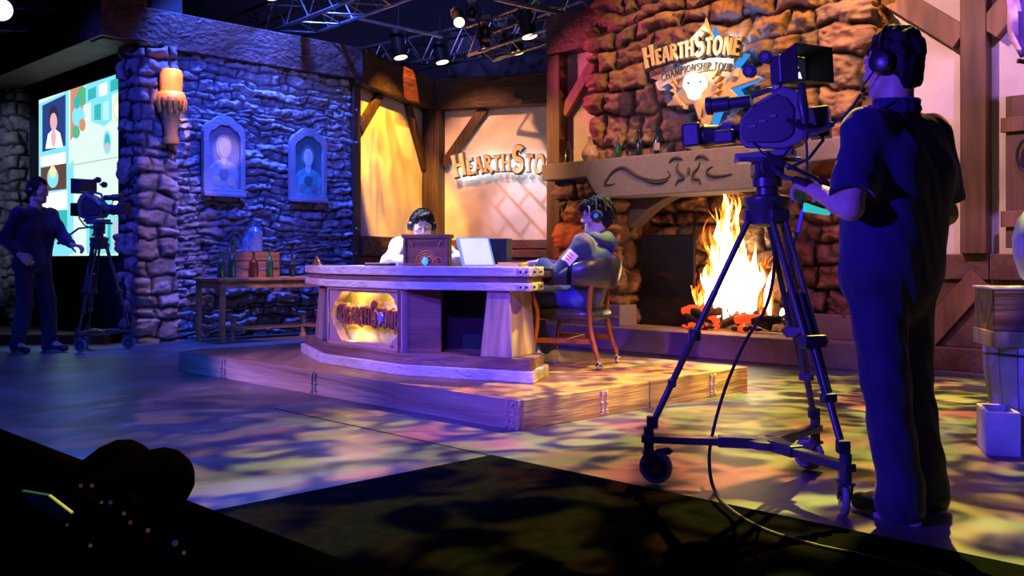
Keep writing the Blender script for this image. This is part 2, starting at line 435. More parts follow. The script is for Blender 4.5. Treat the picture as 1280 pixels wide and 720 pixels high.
# ================= materials
W_DARK = wood('carved_dark_wood', (.045,.02,.014), (.13,.055,.034), 'X', 1.0, .6, .8, 9, .03)
W_DARKY = wood('carved_dark_wood_y', (.045,.02,.014), (.13,.055,.034), 'Y', 1.0, .6, .8, 9, .03)
W_POST = wood('post_wood', (.06,.028,.016), (.16,.075,.038), 'Z', 1.0, .6, .5, 8, .01)
W_BRACE = wood('brace_wood', (.10,.045,.025), (.24,.11,.06), 'Z', 1.0, .6, .5, 8, .01)
W_RAIL = wood('rail_wood', (.08,.035,.025), (.17,.08,.05), 'X', 1.0, .6, .5, 8, .01)
W_DECK = wood('platform_wood', (.22,.12,.05), (.42,.25,.11), 'U', .8, .45, .35, 7, .006)
W_SIDE = wood('platform_side_wood', (.20,.13,.09), (.56,.42,.30), 'X', .8, .5, 1., 4, .05)
W_SIDE_GOLDLIT = wood('platform_side_wood_goldlit', (.20,.12,.04), (.62,.42,.16), 'Y', .8, .5, 1., 4, .05)  # golden light of the right face put into the wood colour
W_TABLE = wood('oak_table', (.28,.13,.045), (.48,.25,.09), 'X', 1., .5, .3, 9, .004)
W_MAHO = wood('mahogany', (.16,.035,.012), (.32,.09,.03), 'Z', 2., .3, .1, 9, .002)
M_BLUEST = mat('ledge_stone', (.30,.29,.30), .85, var=.35, vscale=9, bump=.6, bscale=45, attr=[(.75,.75,.78),(1.25,1.22,1.2)], bdist=.012)
M_CHIM = mat('chimney_stone', (.17,.10,.085), .75, col2=(.36,.23,.14), vscale=5, bump=1., bscale=13, attr=[(.8,.62,.6),(1.15,1,.8),(.75,.7,.75),(1.1,.8,.62),(1.3,1.15,.85),(.85,.7,.7)], bdist=.02)
M_PILL = mat('pillar_stone', (.26,.22,.20), .8, col2=(.40,.33,.30), vscale=6, bump=.7, bscale=30, attr=[(.7,.7,.75),(1.2,1.1,1.05)], bdist=.015)
M_PLAST = mat('plaster', (.62,.55,.48), .85, var=.12, vscale=2.5, bump=.25, bscale=22, bdist=.01)
M_MANTEL = mat('sandstone', (.30,.25,.24), .8, var=.10, vscale=30, bump=.35, bscale=70, bdist=.006)
M_CARVE = mat('carved_line', (.07,.05,.05), .8)
M_BLACK = mat('black_paint', (.012,.012,.014), .75)
M_DRAPE = mat('black_drape', (.014,.014,.018), .95)
M_METAL = mat('truss_aluminium', (.42,.42,.44), .38, metal=.9, var=.2, vscale=12)
M_BLKM = mat('black_metal', (.018,.018,.02), .4, metal=.3, spec=.6)

# ================= floor, drapes, ceiling
def floor_mat():
    m = bpy.data.materials.new('painted_stage_floor'); N, L = nt(m); b = N['Principled BSDF']
    tc = N.new('ShaderNodeTexCoord'); mp = N.new('ShaderNodeMapping'); L.new(tc.outputs['Object'], mp.inputs[0]); mp.inputs['Rotation'].default_value = (0, 0, math.radians(-45)); mp.inputs['Scale'].default_value = (1, 1, 1)
    n1 = N.new('ShaderNodeTexNoise'); n1.inputs['Scale'].default_value = 1.1; n1.inputs['Detail'].default_value = 7; n1.inputs['Distortion'].default_value = 1.2; L.new(mp.outputs[0], n1.inputs['Vector'])
    r = N.new('ShaderNodeValToRGB'); L.new(n1.outputs['Fac'], r.inputs[0]); r.color_ramp.elements[0].color = (.06,.055,.06,1); r.color_ramp.elements[1].color = (.19,.17,.165,1); r.color_ramp.elements[0].position = .35; r.color_ramp.elements[1].position = .65
    L.new(r.outputs[0], b.inputs['Base Color']); b.inputs['Roughness'].default_value = .42; b.inputs['Specular IOR Level'].default_value = .45
    n2 = N.new('ShaderNodeTexNoise'); n2.inputs['Scale'].default_value = 7; n2.inputs['Detail'].default_value = 5; L.new(mp.outputs[0], n2.inputs['Vector'])
    bp = N.new('ShaderNodeBump'); bp.inputs['Strength'].default_value = .35; bp.inputs['Distance'].default_value = .01; L.new(n2.outputs['Fac'], bp.inputs['Height']); L.new(bp.outputs[0], b.inputs['Normal'])
    return m
M_FLOOR = floor_mat()
o = MB().box2((-12, 2.3, -.3), (9, 20, 0)).build('floor', M_FLOOR); struct(o, 'painted stage floor with wavy coloured light patches')
o = MB().box2((-12, -6, -1.3), (9, 2.3, -1.1)).build('floor_pit', M_BLACK); struct(o)
o = MB().box2((-12, 2.22, -1.1), (9, 2.3, -.01)).build('wall_stage_front', M_BLACK); struct(o)
# the matte mat in front: corner and edges on the floor
mc = G(614.6, 570); dU = Vector((.7071, -.7071, 0)); dV = Vector((.7071, .7071, 0))
p1 = mc + dU*2.6; p1 = mc + dU*((mc.y-2.32)/.7071); p2 = mc - dV*((mc.y-2.32)/.7071)
o = MB().prism([(mc.x, mc.y), (p1.x, p1.y), (p2.x, p2.y)], 0.001, .006).build('floor_mat', mat('matte_mat', (.006,.006,.007), .8, var=.2, vscale=20, bump=.2, bscale=60, spec=0))
tag(o, 'dark matte triangular floor covering at the stage front, between rail and camera dolly', 'floor mat')
s1 = G(344, 511); o = MB().bar((s1.x, s1.y, .001), (mc.x, mc.y, .001), .012, .004).build('trim_1', M_BLACK); struct(o)
o = MB().box2((-12, 19.6, -1.3), (9, 19.8, 9)).build('wall_back', M_DRAPE); struct(o)
o = MB().box2((-12.2, -6, -1.3), (-12, 19.8, 9)).build('wall_left', M_DRAPE); struct(o)
o = MB().box2((9, -6, -1.3), (9.2, 19.8, 9)).build('wall_right', M_DRAPE); struct(o)
o = MB().box2((-12.2, -6.2, -1.3), (9.2, -6, 9)).build('wall_front', M_DRAPE); struct(o)
o = MB().box2((-12.2, -6.2, 9), (9.2, 19.8, 9.2)).build('ceiling', M_DRAPE); struct(o)
SET = lambda: MB(SETM)

# ================= blue ledge-stone wall (plane x=-7.1 of the set frame)
a = S(-7.1, .9); b_ = S(-7.1, 3.97)
o = stone_wall('wall_ledge_stone', [(b_.x, b_.y), (a.x, a.y)], 0, 3.4, M_BLUEST, res=.0125, row=.088, ln=.24, seed=11, warp=.12, groove=.045, edge=.020, bump=.06, rough=.07, rs=14, stagger=.75, wl=2.8)
struct(o, 'blue lit wall of stacked ledge stone')
o = SET().box2((-7.5, .9, 0), (-7.12, 3.97, 3.8)).build('wall_ledge_stone_back', M_BLACK); struct(o)
# beams over the stone wall and the screen
NT = [2]
def trim(mb, m, bevel=.01, label=None):
    o = mb.build('trim_%d' % NT[0], m, bevel=bevel); NT[0] += 1; return struct(o, label)
def rough_beam(x0, y0, z0, x1, y1, z1, m, M=SETM, axis='x'):
    """big carved beam: the faces undulate"""
    mb = MB(M); 
    L = abs(x1-x0) if axis == 'x' else abs(y1-y0); n = max(4, int(L/.06)); nz = 10
    rnd = np.random.RandomState(int(abs(x0*31+y0*17+z1*7))+3)
    mb.box2((x0, y0, z0), (x1, y1, z1)); return mb
trim(rough_beam(-7.3, .5, 3.4, -6.97, 3.97, 3.84, None), W_DARKY)
trim(rough_beam(-12.3, .45, 3.42, -6.88, .98, 3.95, None), W_DARK)
# black fascia and riser below and around the screen
trim(SET().box2((-10.75, 1.12, 0), (-7.3, 1.5, 1.0)), M_BLACK)
trim(SET().box2((-12.5, 1.2, 0), (-7.3, 1.6, 4.2)), M_BLACK)
trim(MB().box2((-7.2, 10.75, 0), (-4.55, 11.2, .11)), M_BLACK)
def pillar(x0, x1, y0, y1, label, seed):
    t = thing('stone_pillar', label, 'pillar', S(x1, y0), math.radians(-45), 'stone pillars of the set')
    pts = [S(x0, y1), S(x0, y0), S(x1, y0), S(x1, y1)]
    stone_wall('stone_face', [(p.x, p.y) for p in pts], 0, 3.42, M_PILL, t, res=.0125, row=.18, ln=.25, seed=seed, warp=.16, groove=.06, edge=.03, bump=.06, rough=.05, rs=8, normal_sign=-1, stagger=.5)
    SET().box2((x0+.02, y0+.03, 0), (x1-.03, y1, 3.42)).build('core', M_BLACK, t)
    return t
pillar(-7.37, -6.93, .93, 1.33, 'rough stone pillar with orange candle sconce between screen and blue wall', 5)
pillar(-12.1, -11.2, .93, 1.33, 'dim grey stone pillar behind the far camera operator at the edge of the screen', 9)

# ================= alcove (two plaster bays meeting in a corner)
W_ALCX, W_ALCY, W_ALCZ = [wood('dimmed_wood_'+a.lower(), (.022,.010,.007), (.065,.028,.017), a, 1.0, .65, .8, 8, .03) for a in 'XYZ']  # darker copy of the post wood, the alcove's dimness put into its colour
def AL(): return MB(ALC)
o = AL().box2((-.1, -2.56, 0), (0, 0, 3.4)).build('wall_alcove_side', M_PLAST); struct(o)
o = AL().box2((-.1, 0, 0), (3.6, .1, 3.4)).build('wall_alcove_back', M_PLAST); struct(o)
trim(AL().box2((-.14, -2.62, 3.34), (.2, .1, 3.82)), W_ALCY, label='dark beam over the side bay')
trim(AL().box2((.2, -.2, 3.34), (3.6, .1, 3.82)), W_ALCX)
trim(AL().box2((0, -.24, 0), (.3, 0, 3.34)), W_ALCZ)
trim(AL().box2((0, -2.62, 0), (.07, -2.42, 3.34)), W_ALCZ)
trim(AL().box2((0, -2.42, 0), (.05, -.2, 1.0)), W_RAIL)
trim(AL().box2((0, -2.42, 1.0), (.1, -.2, 1.28)), W_ALCY)
trim(AL().box2((.2, -.06, 0), (3.6, 0, .98)), W_RAIL)
trim(AL().box2((.2, -.1, .98), (3.6, 0, 1.10)), W_RAIL)
trim(AL().box2((.2, -.08, 1.12), (3.6, 0, 1.26)), W_RAIL)
def brace(p, q, M, w=.13, d=.1, up=(0,0,1)):
    mb = MB(M); mb.bar(p, q, w, d, up); trim(mb, W_ALCZ if M is ALC else W_BRACE, .006)
brace((.03, -2.42, 2.75), (.03, -1.78, 3.34), ALC, .1, .13)
brace((.03, -.22, 2.4), (.03, -.85, 3.34), ALC, .1, .13)
brace((.3, -.05, 2.45), (1.0, -.05, 3.34), ALC, .1, .15)

pl0, pl1 = hit(683, 300, 1, 4.6).x, hit(699, 300, 1, 4.6).x
# ================= fireplace-side wall (plane y=4.75 of the set frame)
o = SET().box2((pl0+.05, 4.75, 0), (-3.0, 4.85, 3.84)).build('wall_fireplace_side', M_PLAST); struct(o)
o = SET().box2((-.2, 4.75, 0), (2.4, 4.85, 5.2)).build('wall_plaster_right', M_PLAST); struct(o)
trim(SET().box2((hit(682, 60, 1, 4.55).x, 4.55, 3.38), (-3.18, 4.8, 3.84)), W_DARK)
trim(SET().box2((pl0, 4.6, 0), (pl1, 4.78, 3.38)), W_POST)
trim(SET().box2((pl0-.04, 4.56, 0), (pl1+.03, 4.6, .9)), W_RAIL)
brace((pl1, 4.7, 2.68), (pl1+.62, 4.7, 3.38), SETM, .1, .13)
# right bay post, rails, braces, wainscot
hx = hit(1204, 300, 1, 4.7); hx2 = hit(1237, 300, 1, 4.7)
px0, px1 = hx.x, hx2.x
trim(SET().box2((px0, 4.62, 1.0), (px1, 4.76, 5.2)), W_POST)
trim(SET().box2((.0, 4.68, .78), (px1, 4.76, 1.0)), W_RAIL)
trim(SET().box2((px1+.01, 4.66, .78), (2.4, 4.76, 1.0)), W_RAIL)
trim(SET().box2((.0, 4.71, .2), (2.4, 4.76, .78)), W_RAIL)
trim(SET().box2((.0, 4.66, 0), (2.4, 4.76, .2)), W_RAIL)
q0 = hit(1150, 437, 1, 4.68); q1 = hit(1225, 356, 1, 4.68)
brace((q0.x, 4.69, .2), (q1.x, 4.69, .80), SETM, .05, .2)
brace((px0, 4.68, hit(1204, 48, 1, 4.68).z), (px0-.95, 4.68, hit(1204, 48, 1, 4.68).z+.75), SETM, .1, .2)
brace((px1, 4.68, hit(1237, 40, 1, 4.68).z), (px1+.7, 4.68, hit(1237, 40, 1, 4.68).z+.8), SETM, .1, .2)
# ================= fireplace
fp = thing('fireplace', 'big stone fireplace with carved sandstone mantel and rough brick breast behind the cameraman', 'fireplace', S(-1.8, 4.5), math.radians(-45))
def SP(*l): return [(S(x, y).x, S(x, y).y) for x, y in l]
KW = dict(row=.25, ln=.38, warp=.15, groove=.10, edge=.045, bump=.06, rough=.06, rs=11, stagger=.6, wl=2.4)
stone_wall('chimney_breast', SP((-3.14, 4.74), (-3.14, 4.44), (-.05, 4.44), (-.05, 4.74)), 2.0, 5.4, M_CHIM, fp, res=.0125, normal_sign=-1, seed=21, **KW)
stone_wall('stone_pier', SP((-3.60, 4.74), (-3.60, 4.42), (-2.86, 4.42), (-2.86, 4.98)), 0.22, 2.0, M_CHIM, fp, res=.0125, normal_sign=-1, seed=22, **KW)
stone_wall('stone_pier', SP((-.72, 4.98), (-.72, 4.42), (.03, 4.42), (.03, 4.74)), .22, 2.0, M_CHIM, fp, res=.0125, normal_sign=-1, seed=23, **KW)
stone_wall('firebox_back', SP((-2.9, 4.98), (-.68, 4.98)), .22, 2.0, M_CHIM, fp, res=.015, normal_sign=-1, seed=24, **KW)
SET().box2((-2.9, 4.45, 1.62), (-.68, 5.0, 2.0)).build('firebox_roof', M_BLACK, fp)
SET().box2((-3.11, 4.5, 2.0), (-.08, 4.74, 5.4)).build('breast_core', M_BLACK, fp)
SET().box2((-3.57, 4.5, .22), (-2.92, 4.74, 2.0)).build('pier_core', M_BLACK, fp); SET().box2((-.66, 4.5, .22), (-.03, 4.74, 2.0)).build('pier_core', M_BLACK, fp)
SET().box2((-2.88, 4.742, .0), (-.70, 5.0, .234)).build('firebox_floor', M_BLACK, fp); SET().box2((-4.05, 4.05, 0), (.35, 4.74, .235)).build('hearth', mat('hearth_stone', (.40,.24,.17), .75, var=.12, vscale=10, bump=.3, bscale=50), fp, bevel=.012)
SET().box2((-3.75, 4.3, .235), (-2.72, 4.6, .46)).build('plinth', M_MANTEL, fp, bevel=.01); SET().box2((-.72, 4.3, .235), (.12, 4.6, .46)).build('plinth', M_MANTEL, fp, bevel=.01)
M_CORB = mat('corbel_stone_shaded', (.17,.12,.11), .8, var=.15, vscale=20, bump=.4, bscale=40)  # stone colour darkened to carry the shade under the mantel
# arched corbels at the head of the opening
for sx, x0 in ((1, -2.86), (-1, -.72)):
    pr = [(0, 1.30), (.12, 1.30), (.24, 1.40), (.38, 1.50), (.55, 1.58), (.74, 1.64), (0, 1.64)]
    T = SETM @ Matrix.Translation((x0, 0, 0)) @ Matrix(((sx,0,0,0),(0,0,-1,0),(0,1,0,0),(0,0,0,1)))
    MB().prism([(p[0], p[1]) for p in pr], -4.72, -4.50, T).build('corbel', M_CORB, fp, bevel=.008)
mz0, mz1 = 1.615, 2.035
mp_ = [(-3.76, 1.85), (-3.10, 1.85), (-2.92, mz0), (-.72, mz0), (-.45, 1.83), (.12, 1.85), (.12, mz1), (-3.76, mz1)]
TM = SETM @ Matrix(((1,0,0,0),(0,0,-1,0),(0,1,0,0),(0,0,0,1)))
mant = MB().prism(mp_, -4.74, -4.18, TM).build('mantel', M_MANTEL, fp, bevel=.012)
def px_line(pts, r=.014):
    mb = MB(SETM); q = []
    for p in pts: h_ = hit(p[0], p[1], 1, 4.178); q.append(h_)
    # smooth through catmull-rom
    out = []
    for i in range(len(q)-1):
        p0, p1_, p2_, p3 = q[max(i-1, 0)], q[i], q[i+1], q[min(i+2, len(q)-1)]
        for j in range(5):
            t = j/5; out.append(.5*((2*p1_)+(p2_-p0)*t+(2*p0-5*p1_+4*p2_-p3)*t*t+(3*p1_-p0-3*p2_+p3)*t**3))
    out.append(q[-1]); n = len(out)
    mb.tube(out, [r*(.45+.9*math.sin(PI*(i+.3)/(n+.6))) for i in range(n)], 8, flat=1)
    mb.build('carving', M_CARVE, mant, smooth=True)
def cz(x, y): return (690+x/5.333, 160+y/5.333)
for l in ([(770,285),(788,310),(770,335),(700,350),(620,340),(560,315),(490,270),(450,268),(400,300),(365,350),(355,375),(385,380),(420,370)],
          [(780,238),(805,205),(840,200),(870,210)], [(842,235),(832,270),(850,300),(872,318),(875,340),(840,352),(825,388)],
          [(955,215),(975,190),(1010,190),(1045,215)], [(985,225),(975,265),(945,300),(945,335),(980,345),(992,378)], [(912,262),(912,310)],
          [(1070,258),(1040,275),(1038,305),(1075,322),(1130,320),(1200,308)], [(600,340),(660,362),(730,362),(775,345)]):
    px_line([cz(*p) for p in l])
# black glass-less screen panel standing in the firebox
o = SET().box2((-2.74, 4.70, .235), (-2.05, 4.74, 1.22)).build('fire_guard', mat('dull_black_panel', (.008,.008,.010), .6), bevel=.004)
tag(o, 'flat dull black guard panel standing inside the fireplace beside the fire', 'fire guard')

# ================= fire
fire = thing('log_fire', 'tall blazing log fire with white hot flames in the stone fireplace', 'fire', S(-1.6, 4.7, .236), math.radians(-45))
def flame_mat():
    m = bpy.data.materials.new('flame'); N, L = nt(m); N.remove(N['Principled BSDF'])
    a = N.new('ShaderNodeAttribute'); a.attribute_name = 'fire_temp'
    tc = N.new('ShaderNodeTexCoord'); mp = N.new('ShaderNodeMapping'); mp.inputs['Scale'].default_value = (12, 12, 3.5); L.new(tc.outputs['Object'], mp.inputs[0])
    nz = N.new('ShaderNodeTexNoise'); nz.inputs['Scale'].default_value = 1.3; nz.inputs['Detail'].default_value = 5; nz.inputs['Distortion'].default_value = 1.5; L.new(mp.outputs[0], nz.inputs[0])
    ma = N.new('ShaderNodeMath'); ma.operation = 'MULTIPLY_ADD'; L.new(nz.outputs['Fac'], ma.inputs[0]); ma.inputs[1].default_value = 1.2; ma.inputs[2].default_value = -.50
    ad = N.new('ShaderNodeMath'); ad.operation = 'ADD'; ad.use_clamp = True; L.new(ma.outputs[0], ad.inputs[0]); L.new(a.outputs['Fac'], ad.inputs[1])
    r = N.new('ShaderNodeValToRGB'); L.new(ad.outputs[0], r.inputs[0]); E = r.color_ramp.elements
    E[0].position = 0; E[0].color = (.35, .01, .0, 1); E[1].position = 1; E[1].color = (1, .86, .55, 1)
    for p, c in ((.22, (1, .06, .0, 1)), (.42, (1, .22, .01, 1)), (.6, (1, .5, .1, 1)), (.75, (1, .75, .35, 1))): e = E.new(p); e.color = c
    r2 = N.new('ShaderNodeMapRange'); L.new(ad.outputs[0], r2.inputs[0]); r2.inputs[3].default_value = .35; r2.inputs[4].default_value = 5.5
    e = N.new('ShaderNodeEmission'); L.new(r.outputs[0], e.inputs[0]); L.new(r2.outputs[0], e.inputs[1]); L.new(e.outputs[0], N['Material Output'].inputs[0])
    return m
M_FLAME = flame_mat()
def tongue(x, y, z, h, r, heat, sway, seed):
    rnd = random.Random(seed); n = 18; pts = []; rs = []; ht = []
    ph = rnd.random()*6; w = rnd.uniform(1.2, 2.4)
    for i in range(n+1):
        t = i/n; pts.append(Vector((x+sway*math.sin(ph+t*PI*w)*t*.5*h*.35+sway*.06*t, y+.03*math.sin(ph*2+t*4), z+h*t)))
        rs.append(max(.0015, r*(math.sin(PI*min(1, t*1.15+.12))**.8 if t < .5 else (1-t)**.8*1.62*(1+.22*math.sin(ph+t*17)))*1.0)); ht.append(heat*(1-.75*t**1.6))
    return pts, rs, ht
def flames(lst, name, parent):
    mb = MB(SETM); heat = []
    for i, a in enumerate(lst):
        pts, rs, ht = tongue(*a, i*13+5); k = len(mb.v); mb.tube(pts, rs, 9, flat=.55)
        for h_ in ht: heat += [h_]*9
    V = np.array(mb.v); 
    F = np.array([f for f in mb.f if len(f) == 4]); return raw_mesh(name, V, F, M_FLAME, parent, True, {'fire_temp': heat})
R = random.Random(4); L_ = []
for i in range(46):   # hot core
    x = R.gauss(-1.52, .16); d = abs(x+1.52); L_.append((x, 4.64+R.uniform(-.05, .05), .32+R.random()*.15, max(.2, R.uniform(.55, 1.0)*(1-d*1.4)), R.uniform(.04, .085), R.uniform(1.15, 1.6), R.uniform(-1, 1)))
core = flames(L_, 'flame_core', fire); L_ = []
for i in range(30):   # tall thin licks to the left, up to the mantel
    x = R.gauss(-1.70, .07); L_.append((x, 4.70+R.uniform(-.04, .05), .45+R.random()*.4, R.uniform(.5, .95), R.uniform(.02, .05), R.uniform(.5, 1.25), R.uniform(-1, 1)))
flames(L_, 'tall_flames', fire); L_ = []
for i in range(60):   # orange fringe
    x = R.uniform(-2.05, -1.14); d = abs(x+1.55); L_.append((x, 4.74+R.uniform(-.04, .07), .30+R.random()*.5*(1-d), R.uniform(.15, .5)*(1.2-d), R.uniform(.012, .035), R.uniform(.1, .65), R.uniform(-1, 1)))
flames(L_, 'flame_fringe', fire)
M_LOG = mat('charred_log', (.03,.02,.018), .9, var=.5, vscale=10, bump=1, bscale=18, bdist=.03)
M_EMB = mat('ember', (.25,.03,.01), .9, bump=1, bscale=20, emit=(1,.06,.01), es=1.1)
for i in range(12):
    x = -2.02+i*.085; a = R.uniform(-.7, .7); l = R.uniform(.12, .2); c = Vector((x, 4.58+R.uniform(-.08, .1), .30+R.uniform(0, .13))); d = Vector((math.cos(a), .3*math.sin(3*a), math.sin(a)*.6))*l
    SET().tube([c-d, c-d*.3+Vector((0,0,.01)), c+d*.4, c+d], [.04, .05, .045, .035], 9).build('log', M_LOG if i % 3 else M_EMB, fire, smooth=True)
for i in range(16):
    c = (R.uniform(-2.05, -1.1), 4.5+R.uniform(-.06, .05), .262+R.random()*.02)
    SET().sph(c, (R.uniform(.03, .06), .03, R.uniform(.015, .028)), 8, 6).build('ember', M_EMB if i % 2 else M_LOG, fire, smooth=True)
# ================= platform
pf = thing('platform', 'low wooden plank platform carrying the desk and chair', 'platform', S(0, 0), math.radians(-45))
XL, YB, PH = -4.08, 2.36, .17
rr = random.Random(3)
nb = 14
for i in range(nb):
    y0 = YB*i/nb; y1 = YB*(i+1)/nb-.005
    SET().box2((XL+.02, y0+.02*(i == 0), PH-.03), (-.02, y1, PH)).build('plank', W_DECK, pf, bevel=.003, seg=1)
SET().box2((XL+.03, .03, 0), (-.03, YB-.03, PH-.031)).build('core', M_BLACK, pf)
M_BRK = mat('carved_bracket', (.45,.33,.25), .55)
for (xa, xb) in ((XL, -2.02), (-2.01, 0)):
    SET().box2((xa, -.012, 0), (xb, .02, PH)).build('front_board', W_SIDE, pf, bevel=.005)
for (ya, yb) in ((.021, 1.18), (1.19, YB)):
    SET().box2((-.02, ya, 0), (.012, yb, PH)).build('side_board', W_SIDE_GOLDLIT, pf, bevel=.005)
SET().box2((XL-.012, .02, 0), (XL+.02, YB, PH)).build('side_board', W_SIDE_GOLDLIT, pf, bevel=.005); SET().box2((XL+.02, YB-.02, 0), (-.02, YB+.01, PH)).build('back_board', W_SIDE, pf, bevel=.005)
def bracket(c, d, n):
    """little forged strap with curled ends on a board face"""
    c, d, n = Vector(c), Vector(d), Vector(n); mb = MB(SETM)
    for sg in (-1, 1):
        o_ = c+d*sg*.022+n*.004
        pts = [o_+Vector((0,0,z))+d*sg*dx for z, dx in ((-.07,.012),(-.062,-.004),(-.04,0),(-.01,.002),(0,.008),(.01,.002),(.04,0),(.062,-.004),(.07,.012))]
        mb.tube(pts, [.006,.008,.005,.005,.009,.005,.005,.008,.006], 6)
        for z in (-.05, 0, .05): mb.sph(o_+Vector((0,0,z))+n*.004, .008, 8, 6)
    mb.build('bracket', M_BRK, pf, smooth=True)
for x in (-3.3, -2.015, -.06): bracket((x, -.014, PH/2), (1,0,0), (0,-1,0))
for y in (.72, 1.9): bracket((.014, y, PH/2), (0,1,0), (1,0,0))

# ================= desk
Z0 = PH
def off(poly, d):
    """offset an open polyline to its left (inwards for the desk outline)"""
    out = []
    for i, p in enumerate(poly):
        p = Vector(p); t1 = (Vector(poly[i])-Vector(poly[i-1])).normalized() if i > 0 else None; t2 = (Vector(poly[i+1])-p).normalized() if i < len(poly)-1 else None
        n1 = Vector((-t1.y, t1.x)) if t1 else None; n2 = Vector((-t2.y, t2.x)) if t2 else None
        n = n1 if n2 is None else n2 if n1 is None else (n1+n2)/(1+n1.dot(n2))
        out.append(p+n*d)
    return out
OUT = [(-1.74, 8.08), (-1.42, 7.25), (-.75, 6.50), (.10, 6.08)]
EDIR = Vector((.24, .97))
def band(d0, d1, z0, z1, ext=0):
    o_ = [Vector(p) for p in OUT]
    if ext:
        o_[0] = o_[0]+(o_[0]-o_[1]).normalized()*ext; o_[-1] = o_[-1]+(o_[-1]-o_[-2]).normalized()*ext
    a = off(o_, d0); b = off(o_, d1); a[-1] = o_[-1]+EDIR*d0; b[-1] = o_[-1]+EDIR*d1*.98; return MB().prism([tuple(p) for p in a]+[tuple(p) for p in b[::-1]], z0, z1)
M_STONEW = mat('pale_chipped_wood', (.50,.47,.46), .6, var=.18, vscale=7, bump=.7, bscale=13, bdist=.02, bstretch=(1,1,2.5))
M_MAUVE = mat('mauve_panel', (.34,.20,.21), .6, var=.08, vscale=20, bump=.2, bscale=60)
W_DBAND = wood('dark_band', (.11,.055,.05), (.25,.13,.11), 'U', 1., .55, .9, 9, .02)
W_PED = wood('pedestal_wood', (.20,.13,.11), (.42,.30,.25), 'Z', 1., .55, .7, 8, .012)
dk = thing('desk', 'angular wooden gaming desk with pale carved rim and a glowing sign in its front', 'desk', (-.8, 7.0, Z0))
zt = .905
band(0, .42, zt-.062, zt, .02).build('top_rim', M_STONEW, dk, bevel=.008)
band(.022, .41, zt-.102, zt-.062, .0).build('rim_band', W_DBAND, dk, bevel=.004)
band(0, .42, zt-.155, zt-.102, .02).build('lower_rim', M_STONEW, dk, bevel=.008)
band(.36, .92, zt-.075, zt-.035, .0).build('work_surface', wood('work_top', (.03,.02,.018), (.07,.045,.035), 'X'), dk, bevel=.004)
band(-.03, .44, Z0, Z0+.075, .05).build('plinth_slab', M_STONEW, dk, bevel=.008)
band(.0, .42, Z0+.075, Z0+.15, .02).build('plinth_band', W_DBAND, dk, bevel=.006)
# corner plates with rivets at the end of the rim
e = Vector(OUT[3]); dn = (Vector(OUT[3])-Vector(OUT[2])).normalized(); nn = EDIR.normalized()
def plate(p, d, out, z, w_, h_):
    p, d, out = Vector(p), Vector(d), Vector(out)
    a = p+out*.004; MB().bar((a.x, a.y, z), (a.x+d.x*w_, a.y+d.y*w_, z), .012, h_).build('corner_plate', M_STONEW, dk, bevel=.004)
    for t in (.25, .75):
        q = a+d*w_*t+out*.008; MB().sph((q.x, q.y, z), .009, 8, 6).build('rivet', M_BLKM, dk, smooth=True)
for z, h_ in ((zt-.031, .05), (zt-.128, .045)):
    plate(e-dn*.085+dn*.02, dn, (dn.y, -dn.x), z, .08, h_); plate(e+dn*.02+nn*.02, nn, (dn.x, dn.y), z, .06, h_); plate(e+dn*.02+nn*.22, nn, (dn.x, dn.y), z, .06, h_)
# front box under the middle segment with the sign opening
A2, B2, C2, D2 = [Vector(p) for p in OUT]
dBC = (C2-B2).normalized(); nBC = Vector((-dBC.y, dBC.x)); LBC = (C2-B2).length
FR = Matrix(((dBC.x, nBC.x, 0, B2.x), (dBC.y, nBC.y, 0, B2.y), (0, 0, 1, 0), (0, 0, 0, 1)))  # local x along the front, y inwards, z up
FRXZ = FR @ Matrix(((1,0,0,0),(0,0,1,0),(0,1,0,0),(0,0,0,1)))   # x, z(in-plane), y depth
zp0, zp1 = Z0+.15, zt-.155
n = 48
def lab(t):
    """ragged torn-paper outline of the opening, unit square"""
    a = 2*PI*t; c, s_ = math.cos(a), math.sin(a)
    k = max(abs(c)/.5, abs(s_)/.5); x, y = c/k, s_/k
    if abs(x) > .44: 
        x = math.copysign(.5-.16*abs(y/.5)**1.6, x)
    x += .012*math.sin(a*19)+.009*math.sin(a*31); y += .006*math.sin(a*13)
    return x, y
cx, cz_ = LBC*.51, (zp0+zp1)/2; ow, oh = LBC*.90, (zp1-zp0)*.84
inner = []; outer = []
for i in range(n):
    x, y = lab(i/n); inner.append((cx+x*ow, cz_+y*oh))
    a = 2*PI*i/n; c, s_ = math.cos(a), math.sin(a); k = max(abs(c), abs(s_)); outer.append((LBC/2+c/k*LBC/2*.985, cz_+s_/k*(zp1-zp0)/2))
MB().ring(outer, inner, .03, .10, FRXZ).build('front_panel', M_MAUVE, dk)
for k_, (zA, zB) in enumerate(((zp0, zp0+.02), (zp1-.02, zp1))): MB(FR).box2((.01, .018, zA), (LBC-.01, .032, zB)).build('moulding', M_MAUVE, dk, bevel=.003)
for xx in (.012, LBC-.032): MB(FR).box2((xx, .018, zp0), (xx+.02, .032, zp1)).build('moulding', M_MAUVE, dk, bevel=.003)
W_SIGN = wood('sign_yellow_wood', (.32,.26,.07), (.74,.66,.34), 'X', .8, .45, .5, 5, .02)
MB(FR).box2((.03, .14, zp0), (LBC-.03, .16, zp1)).build('sign_board', W_SIGN, dk)
MB(FR).box2((.015, .10, zp0), (.03, .22, zp1)).build('box_side', mat('ochre_lining', (.8,.45,.08), .5), dk); MB(FR).box2((LBC-.03, .10, zp0), (LBC-.015, .22, zp1)).build('box_side', M_MAUVE, dk)
MB(FR).box2((.02, .22, zp0), (LBC-.02, .50, zp1)).build('cabinet', M_BLACK, dk)
M_LRED = mat('letter_brown', (.16,.05,.05), .5); M_LGOLD = mat('letter_gold', (.85,.42,.10), .35, metal=.2)
